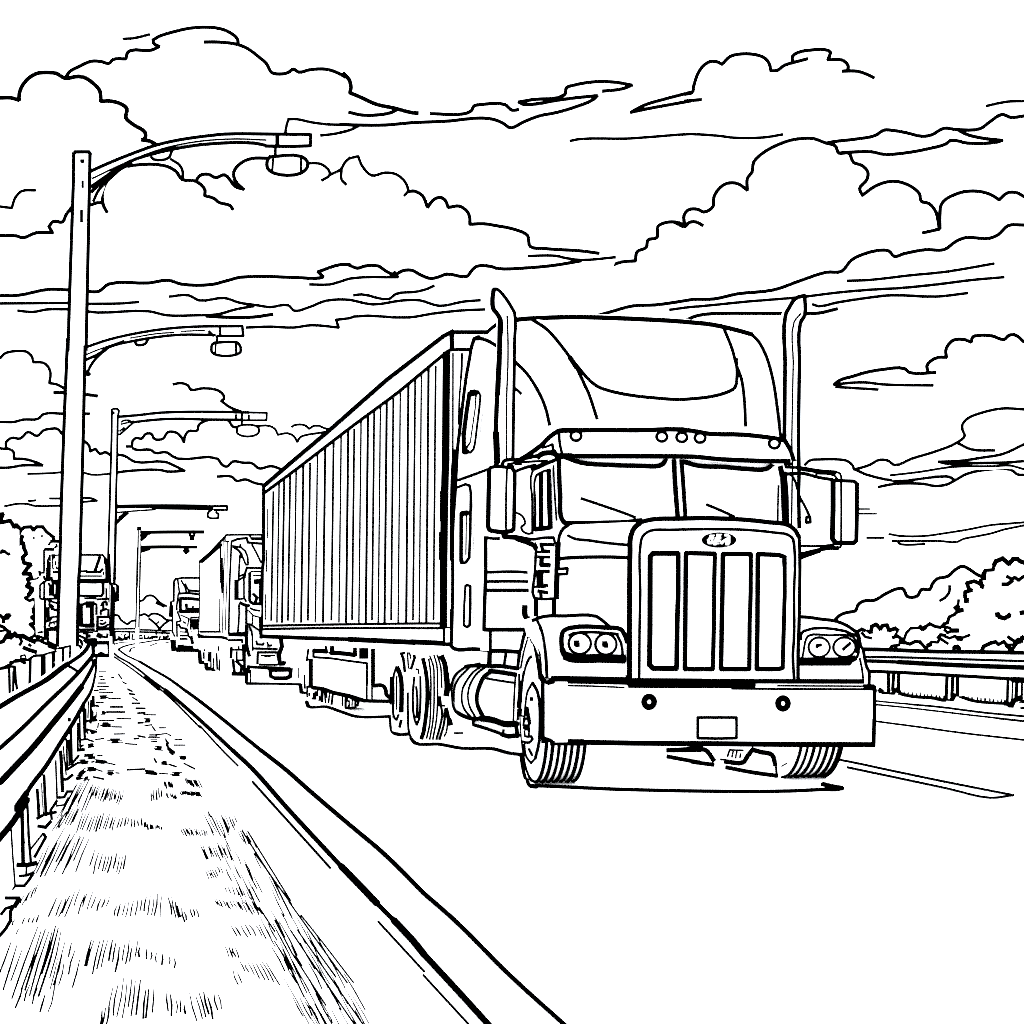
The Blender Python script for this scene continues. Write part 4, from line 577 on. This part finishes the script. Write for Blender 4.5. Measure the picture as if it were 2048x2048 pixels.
part('bumper', flat(30.98), ['6|b 950,345 1200,362 1480,368', '7|b 1225,390 1235,470 1290,492', '8|b 1290,492 1430,492', '8|b 1430,492 1485,470 1492,370', '4|b 1250,400 1480,395', '7|b 920,420 918,540 940,568', '8|b 940,568 1160,572 1610,582', '6|b 945,330 945,420', '3|b 972,390 972,540', '3|b 1590,360 1590,490', '3|b 1668,450 1672,630', '7|b 1620,575 1632,690 1690,690', '4|b 1693,600 1693,740'], BK * .4, T2, cols=24, sm=False)
part('wheel', flat(36), ['6|b 725,100 720,230', '6|b 745,250 765,410', '4|b 730,125 870,125', '6|b 880,60 885,250', '7|b 900,100 900,400 ', '4|b 795,150 795,260 870,262', '6|b 790,270 860,340 850,400', '8|b 740,435 900,438', '4|b 730,95', '4|b 820,80 820,110', '3|b 860,90', '0|b 730,440'], BK * .4, T2, cols=10, sm=False)
part('trailer_wheel', flat(41), ['8|b 315,140 325,290 365,290', '4|b 370,160 372,240', '8|b 400,300 405,370 460,370', '6|b 445,160 435,270', '3|b 463,150 463,340', '3|b 495,235 495,380', '4|b 535,170 545,380', '3|b 573,250 573,395', '3|b 560,80 560,140', '7|b 480,370 520,425 640,432 700,445 740,440', '4|b 380,120 380,140'], BK * .4, T2, cols=14, sm=False)

# ================================================================ THIRD TRUCK
KW = .8
T3 = thing('semi_truck', 'third semi truck, small, left of the second truck trailer', 'semi truck', 'semi trucks in line')
P3 = flat(77)
part('cab', P3, ['5|R 175,1050 180,790 200,760 290,745 500,745', '4|R 230,780 240,860 250,930', '4|R 275,780 320,860 340,930', '4|R 325,820 365,900', '5|R 365,905 500,918', '5|R 240,948 360,940 500,958', '4|R 235,960 215,1100 215,1160', '4|R 225,1180 270,1300 215,1310 220,1500', '4|R 160,1100 160,1440 190,1500', '3|R 270,1225 370,1270 355,1370', '5|R 240,1345 270,1390 340,1400 340,1450', '4|R 300,1310 330,1330', '3|R 260,1440 340,1445', '4|R 260,1490 370,1488', '5|R 260,1532 350,1530', '3|R 410,1440', '7|R 400,1500 420,1590', '0|R 165,1690 515,1690 515,750', '4|R 350,1410 370,1500 400,1520'], BK * 3, T3, cols=20, sm=False)
part('windshield', flat(76.9), ['7|R 260,1012 390,1012 500,1025', '7|R 262,1020 262,1175', '8|R 262,1178 500,1172', '5|R 345,1140 500,1145', '5|R 340,1080 340,1140', '7|R 340,1095', '3|R 415,1113 435,1113'], BK * .1, T3, cols=8, sm=False)
part('grille', flat(76.8), ['4|R 395,1255 510,1255', '14|R 410,1335 500,1335', '8|R 405,1300 505,1300', '8|R 430,1390 500,1380', '8|R 500,1300 500,1400', '4|R 395,1270 395,1410'], BK * .1, T3, cols=8, sm=False)
part('side_mirror', flat(76.7), ['4|R 175,1040 140,1055 130,1120 125,1240 150,1240', '3|R 150,1070 150,1230'], BK * .1, T3, cols=6, sm=False)
part('bumper', flat(76.6), ['7|R 152,1550 165,1685', '7|R 185,1550 185,1680', '10|R 225,1670 330,1665 480,1690', '6|R 235,1625 300,1620', '7|R 300,1635 415,1638', '5|R 480,1665 520,1700'], BK * .4, T3, cols=8, sm=False)

# ================================================================ TRUCK BEHIND THE LAMP POLE
KW = .9
T4 = thing('semi_truck', 'distant semi truck seen behind the tallest lamp pole at the left', 'semi truck', 'semi trucks in line')
P4 = flat(60)
part('cab', P4, ['4|d 145,500 145,170 165,145', '6|d 165,148 300,152', '4|d 220,80 240,45 270,28 370,30', '4|d 345,70 350,100 320,120', '3|d 250,10 290,0 380,10', '3|d 205,330 215,300 240,240', '4|d 235,250 240,330', '4|d 205,320 205,440', '6|d 230,360 228,560 215,640', '7|d 290,240 300,290', '3|d 320,245 370,245', '3|d 285,300 285,450 300,470', '3|d 330,340 330,400', '3|d 345,430 350,460 370,462', '3|d 190,450 185,640', '5|d 300,515 370,515', '5|d 70,500 80,570', '4|d 80,525 150,525', '4|d 145,580 145,610 170,640', '7|d 205,600 205,650', '5|d 265,600 270,660', '3|d 0,630 40,620 60,600', '8|d 330,650 330,700', '5|d 285,680 290,880 330,910', '7|d 335,900 360,900', '3|d 345,700 340,860',
  '4|d 740,240 1090,240 1130,290 1150,330', '7|d 1150,330 1160,500 1160,640', '4|d 1120,290 1120,380', '6|d 1045,270 1000,400 965,500', '4|d 740,505 830,498', '5|d 830,510 960,515 1050,512 1090,465', '3|d 740,580 1080,580', '3|d 1103,520 1103,560',
  '5|d 160,960 160,1600', '4|d 205,960 235,990 230,1050 260,1090', '4|d 245,970 280,995 350,1015', '6|d 210,1090 215,1270', '4|d 260,1040 300,1080', '5|d 270,1110 350,1130', '4|d 260,1245 350,1232', '5|d 180,1310 240,1290 260,1260', '4|d 225,1390 240,1340 340,1310', '3|d 310,1310 310,1360', '4|d 150,1390 165,1600', '3|d 245,1405 300,1410 340,1390', '6|d 200,1440 350,1440', '5|d 205,1460 208,1680', '4|d 225,1640 330,1690', '3|d 60,1610 130,1610', '8|d 30,1560 70,1565', '5|d 100,1560 150,1600', '4|d 50,1490 120,1480', '5|d 1205,660 1205,1000', '4|d 1215,1000 1210,1430 1235,1640', '3|d 1060,1050', '5|d 1150,1000 1155,1050', '4|d 1170,700 1175,780 1200,800', '0|d 80,1640 1230,1640', '4|d 20,1640 100,1680 190,1690', '7|d 190,1690 330,1720'], BK * 3, T4, cols=40, sm=False)
part('windshield', flat(59.9), ['9|d 740,660 960,665 1190,655', '6|d 1095,700 1095,860', '5|d 740,897 1070,900 1095,860', '3|d 800,940 980,940', '4|d 1000,955 1190,945', '4|d 1150,780 1150,930', '5|d 880,925 980,930'], BK * .1, T4, cols=10, sm=False)
part('grille', flat(59.8), ['8|d 830,1020 940,1020', '8|d 835,1060 900,1055', '8|d 915,1040 915,1360', '8|d 820,1378 940,1375', '7|d 742,1030 745,1340', '7|d 740,1370 780,1372', '4|d 965,1025 990,1040 990,1200', '5|d 760,1050 800,1020'], BK * .1, T4, cols=10, sm=False)
part('headlight', flat(59.7), ['5|d 1000,1240 1185,1238', '5|d 1010,1240 1005,1400', '6|d 1190,1120 1185,1240', '3|d 1050,1298 1090,1298', '4|d 1050,1345 1090,1355 1140,1325', '4|d 1020,1405 1110,1400 1180,1360', '4|d 1060,1200 1060,1150 1100,1130', '5|d 1060,1140 1150,1110', '4|d 1070,1060 1090,1010 1140,990', '5|d 1100,1100 1095,1020', '5|d 730,1445 950,1445', '6|d 1000,1435 1180,1430', '3|d 725,1485 930,1488', '4|d 780,1505 850,1505', '6|d 830,1545 880,1545', '9|d 1015,1530 1060,1550', '4|d 1080,1560 1160,1565 1165,1510', '3|d 950,1470 1010,1472'], BK * .1, T4, body=False)
part('side_mirror', flat(59.6), ['4|d 175,668 130,680 80,730 80,930 100,950 360,942', '4|d 150,700 148,820 145,940', '5|d 220,700 245,740 245,890'], BK * .2, T4, cols=10, sm=False)
part('side_mirror', flat(54.6), ['4|d 1225,700 1320,720', '6|d 1330,735 1330,975', '5|d 1270,985 1330,970', '3|d 1270,760 1285,850 1285,950'], BK * .2, T4, cols=6, sm=False)
part('bumper', flat(59.5), ['7|d 935,1655 1210,1655', '7|d 930,1630 940,1860', '7|d 1192,1650 1200,1865', '7|d 960,1860 1210,1862', '5|d 970,1640 980,1600 900,1600', '4|d 1030,1830 1060,1815 1110,1830', '6|d 970,1700 980,1690'], BK * .3, T4, cols=10, sm=False)
part('wheel', flat(59.4), ['5|d 710,1540 820,1590 900,1620', '6|d 800,1610 850,1680 835,1740 760,1840 680,1890', '5|d 740,1640 800,1740', '4|d 715,1600 760,1640', '5|d 715,1700 760,1760 720,1800', '7|d 700,1880 620,1905 560,1915'], BK * .4, T4, cols=10, sm=False)

# ================================================================ GRASS
KW = 1.0
mg = MB()
def blade(u0, v0, u1, v1, w):
    """a standing blade: foot at the lower end on the soil, tip straight above"""
    b = Ground(0).at(u1, v1); a = Vector(((u0 - CX) / F * b.y, b.y, CAMH + (HY - v0) / F * b.y))
    m = (a + b) / 2; m.x += random.uniform(-.004, .004)
    r = (w * .42 + .8) * b.y / F
    mg.seg(b, m, r * .9, r, 1, 4); mg.seg(m, a, r, r * .6, 1, 4)
def band(c, x0, y0, x1, y1, n, l0, l1, s0, s1, w=3.2, j=.25):
    o = CR[c]
    for i in range(n):
        t = i / max(n - 1, 1); sp = abs(x1 - x0) / max(n, 1)
        x = x0 + (x1 - x0) * t + random.uniform(-j, j) * sp; y = y0 + (y1 - y0) * t + random.uniform(-.12, .12) * l0
        L = (l0 + (l1 - l0) * t) * random.uniform(.72, 1.1); sl_ = (s0 + (s1 - s0) * t) * random.uniform(.85, 1.15)
        blade(o[0] + x / o[2], o[1] + y / o[2], o[0] + (x + sl_ * L) / o[2], o[1] + (y + L) / o[2], w * random.choice((.8, 1, 1, 1.3)))
for a in [('Y',720,120,1000,130,12,180,110,-.38,-.28),('Y',540,120,690,60,9,130,150,-.6,-.5,2.2),('Y',380,440,760,300,11,300,260,-.48,-.42),('Y',560,250,690,300,4,330,300,-.5,-.45),('Y',820,450,1090,490,10,170,160,-.28,-.2),
 ('Y',1030,150,1220,160,8,90,70,-.3,.1),('Y',1240,190,1390,225,10,60,30,.05,0),('Y',490,850,600,840,4,160,160,-.42,-.4),('Y',650,780,940,850,9,200,90,-.38,-.35),('Y',1010,900,1400,800,12,90,190,-.28,-.1),('Y',1450,820,1590,950,6,190,90,.2,.25,4),
 ('Y',1640,940,1690,940,3,80,60,.3,.3),('Y',220,1010,330,1000,4,60,60,-.4,-.4),('Y',330,1110,560,1190,9,620,520,-.37,-.22,4),('Y',100,1220,190,1300,3,420,340,-.35,-.35,4),('Y',610,1240,690,1370,3,140,240,-.2,-.3,4),
 ('Y',780,1230,1180,1240,12,300,160,-.26,-.15,4),('Y',1210,1270,1500,1360,7,90,80,-.06,0,4),('Y',200,1590,450,1700,5,200,150,-.35,-.3,3.5),('Y',440,1240,560,1400,5,330,280,-.28,-.25,3),('Y',980,1570,1330,1600,10,350,270,-.18,-.08,4),('Y',1435,1650,1590,1760,5,200,80,.05,.05,4),
 ('Y',1640,1670,1880,1670,7,260,180,.27,.22,4),('Y',180,850,330,730,6,100,90,-.5,-.45,2.4),('Y',130,1030,170,1100,2,60,60,-.5,-.5,3),('Y',880,1800,940,1800,3,180,160,-.2,-.2,4),
 ('Z',380,470,500,470,6,150,160,.5,.45,2.2),('Z',500,450,590,460,4,140,60,.45,.4,2.2),('Z',360,670,540,680,10,90,100,.4,.4,2.4),('Z',390,850,490,820,7,70,50,.5,.5,2.6),('Z',530,960,700,980,8,50,90,.4,.4,2.4),('Z',450,1050,740,1080,16,50,80,.5,.55,2.4),
 ('Z',570,1240,830,1220,9,70,130,.6,.5,3),('Z',530,1390,600,1390,4,80,70,.4,.4,3),('Z',640,1500,820,1500,8,60,160,.5,.55,3),('Z',580,1540,620,1560,2,140,70,.35,.4,3.4),('Z',1010,1730,1260,1880,7,180,60,.5,.55,3),
 ('Z',610,560,690,570,5,90,110,.55,.5,2.2),('Z',215,550,390,560,12,50,50,.45,.3,2.6),('Z',870,1370,960,1380,5,260,320,.5,.5,3),
 ('T',740,1500,900,1480,9,330,280,-.5,-.42,2.2),('T',900,1500,1190,1560,18,120,110,-.4,-.2,2.2),('T',1580,1460,1660,1470,5,60,60,.2,.2,3),('T',1460,1560,1550,1530,5,100,90,.05,.1,4),('T',1600,1570,1700,1590,6,50,50,.3,.3,2.6),('T',1740,1555,1925,1560,16,40,50,.5,.5,2.6),('T',1780,1430,1925,1450,12,70,70,.5,.5,2.2)]:
    band(*a)
o = CR['Z']
EDG = [(450, 370, 590), (700, 470, 760), (1000, 620, 960), (1300, 800, 1180), (1600, 930, 1400), (1900, 1130, 1520)]
def edge(y):
    for (y0, l0, r0), (y1, l1, r1) in zip(EDG, EDG[1:]):
        if y <= y1: t = (y - y0) / (y1 - y0); return l0 + (l1 - l0) * t, r0 + (r1 - r0) * t
    return EDG[-1][1], EDG[-1][2]
y = 455
while y < 1880:                 # the long swept edge of tall grass
    l, r = edge(y); n = int(5 + (y - 450) / 260)
    for k in range(n):
        if random.random() < .42: continue
        x = l + (r - l) * (k + random.uniform(.15, .85)) / n; yy = y + random.uniform(-30, 30)
        L = (75 + .16 * (y - 450)) * random.uniform(.6, 1.35); sl_ = .45 + .13 * (y - 450) / 1450 + random.uniform(-.03, .03)
        blade(o[0] + x / o[2], o[1] + yy / o[2], o[0] + (x + sl_ * L) / o[2], o[1] + (yy + L) / o[2], random.choice((1.8, 2, 2.4, 3.2)))
    y += 52 + .05 * (y - 450)
for s in ['650,570 840,870 1000,1090', '690,575 860,850 990,1060', '980,1070 1130,1280 1390,1640', '1065,1165 1220,1360 1435,1640', '1040,1270 1200,1500 1500,1932', '990,1270 1130,1480 1440,1932', '1130,1350 1310,1600', '740,730 850,880 1000,1180', '880,1200 1000,1430 1240,1800', '770,1110 880,1280']:
    p = px('Z ' + s); mg.line([GR.at(*q) for q in dens(p, 20)], 2.6)
gs = Ground(.012)
for s in ['3|955,405 1020,405', '3|960,450 995,450', '2.5|970,478 1010,478', '3|950,512 1020,512', '3|940,545 1050,545', '2.5|960,575 1020,575', '2.5|1075,458 1100,458', '3|960,600 1090,603', '5|955,650 1050,645', '3|1050,663 1165,663', '3|930,700 1000,700', '4|1065,743 1185,743', '5|970,800 1030,798', '4|1030,792 1205,792', '3|1130,855 1265,858', '3|960,873 1100,873', '7|970,915 1085,915', '3|1085,935 1175,937', '3|1100,1005 1205,1003', '3|925,1058 1000,1048', '6|1020,1072 1205,1070', '3|1210,1098 1320,1105', '3|1145,425 1175,470', '3|1185,500 1220,520', '4|1235,570 1275,590', '4|1250,615 1300,622', '3|1280,650 1330,680', '4|1275,708 1350,708', '4|1315,755 1400,757', '4|1330,803 1400,800', '3|1390,818 1505,820', '4|1335,898 1380,895', '6|1380,875 1465,872', '3|1400,925 1465,915', '3|1470,930 1500,970', '3|1540,945 1600,945', '3|1510,1012 1610,1000 1650,1020', '4|1295,1050 1340,1048', '4|1335,1022 1400,1035', '8|1430,1032 1550,1032', '3|1465,1075 1515,1078', '5|1490,1140 1580,1145', '9|1595,1075 1640,1130', '7|1610,1140 1690,1200', '3|1690,1055 1755,1058', '3|1680,1112 1790,1112', '5|1730,1228 1810,1240', '4|1490,1245 1510,1275', '5|1540,1278 1640,1290', '4|1640,1300 1700,1320', '4|1780,1290 1880,1340', '4|1230,1350 1400,1343', '6|1370,1370 1520,1382', '3|1540,1385 1620,1390', '5|1640,1390 1770,1393', '7|810,1228 940,1215', '3|940,1210 985,1213', '5|910,1262 1040,1280', '3|1040,1285 1110,1300', '6|840,1350 930,1340', '3|940,1350 985,1365', '7|1025,1375 1105,1380', '3|1120,1380 1150,1382', '7|735,1430 800,1415', '5|800,1440 870,1425', '4|905,1420 1000,1440', '5|850,1120 905,1110', '4|850,1060 900,1075', '6|870,990 950,965', '5|880,780 900,800 890,880', '6|930,790 930,830 890,890', '3|950,900 945,940', '6|760,1275 850,1272', '4|890,1275 905,1270', '6|750,1410 830,1350', '4|920,730 950,735', '4|915,585 945,583']:
    w, p = s.split('|'); p = px('T ' + p); w = float(w)
    if w < 4.5: mg.line([gs.at(*q) for q in p], w * .85); continue
    for k in range(4):          # a dark tuft: a few short strokes side by side
        dy = (k - 1.5) * w * .42 + random.uniform(-.4, .4)
        for a, b in zip(p, p[1:]):
            t0, t1 = random.uniform(0, .35), random.uniform(.65, 1)
            q0 = (a[0] + (b[0] - a[0]) * t0, a[1] + (b[1] - a[1]) * t0 + dy); q1 = (a[0] + (b[0] - a[0]) * t1, a[1] + (b[1] - a[1]) * t1 + dy)
            mg.line([gs.at(*q0), gs.at(*q1)], 1.4 + random.random())
draw(mg, GR, ['6|P 735,1325 690,1310', '8|P 865,1330 960,1352 1040,1362 1150,1368 1240,1388', '7|P 1375,1348 1420,1365 1500,1390 1600,1405 1780,1415', '9|P 1840,1385 1932,1400', '6|P 1910,1452 1932,1452'])
for a in [('P',870,1298,1240,1340,12,40,45,0,.05,3.5),('P',1385,1340,1770,1375,12,30,50,0,.05,3.5),('P',660,1285,740,1310,4,25,20,0,0,3.5)]: band(*a)
build('grass', mg, kind='stuff')
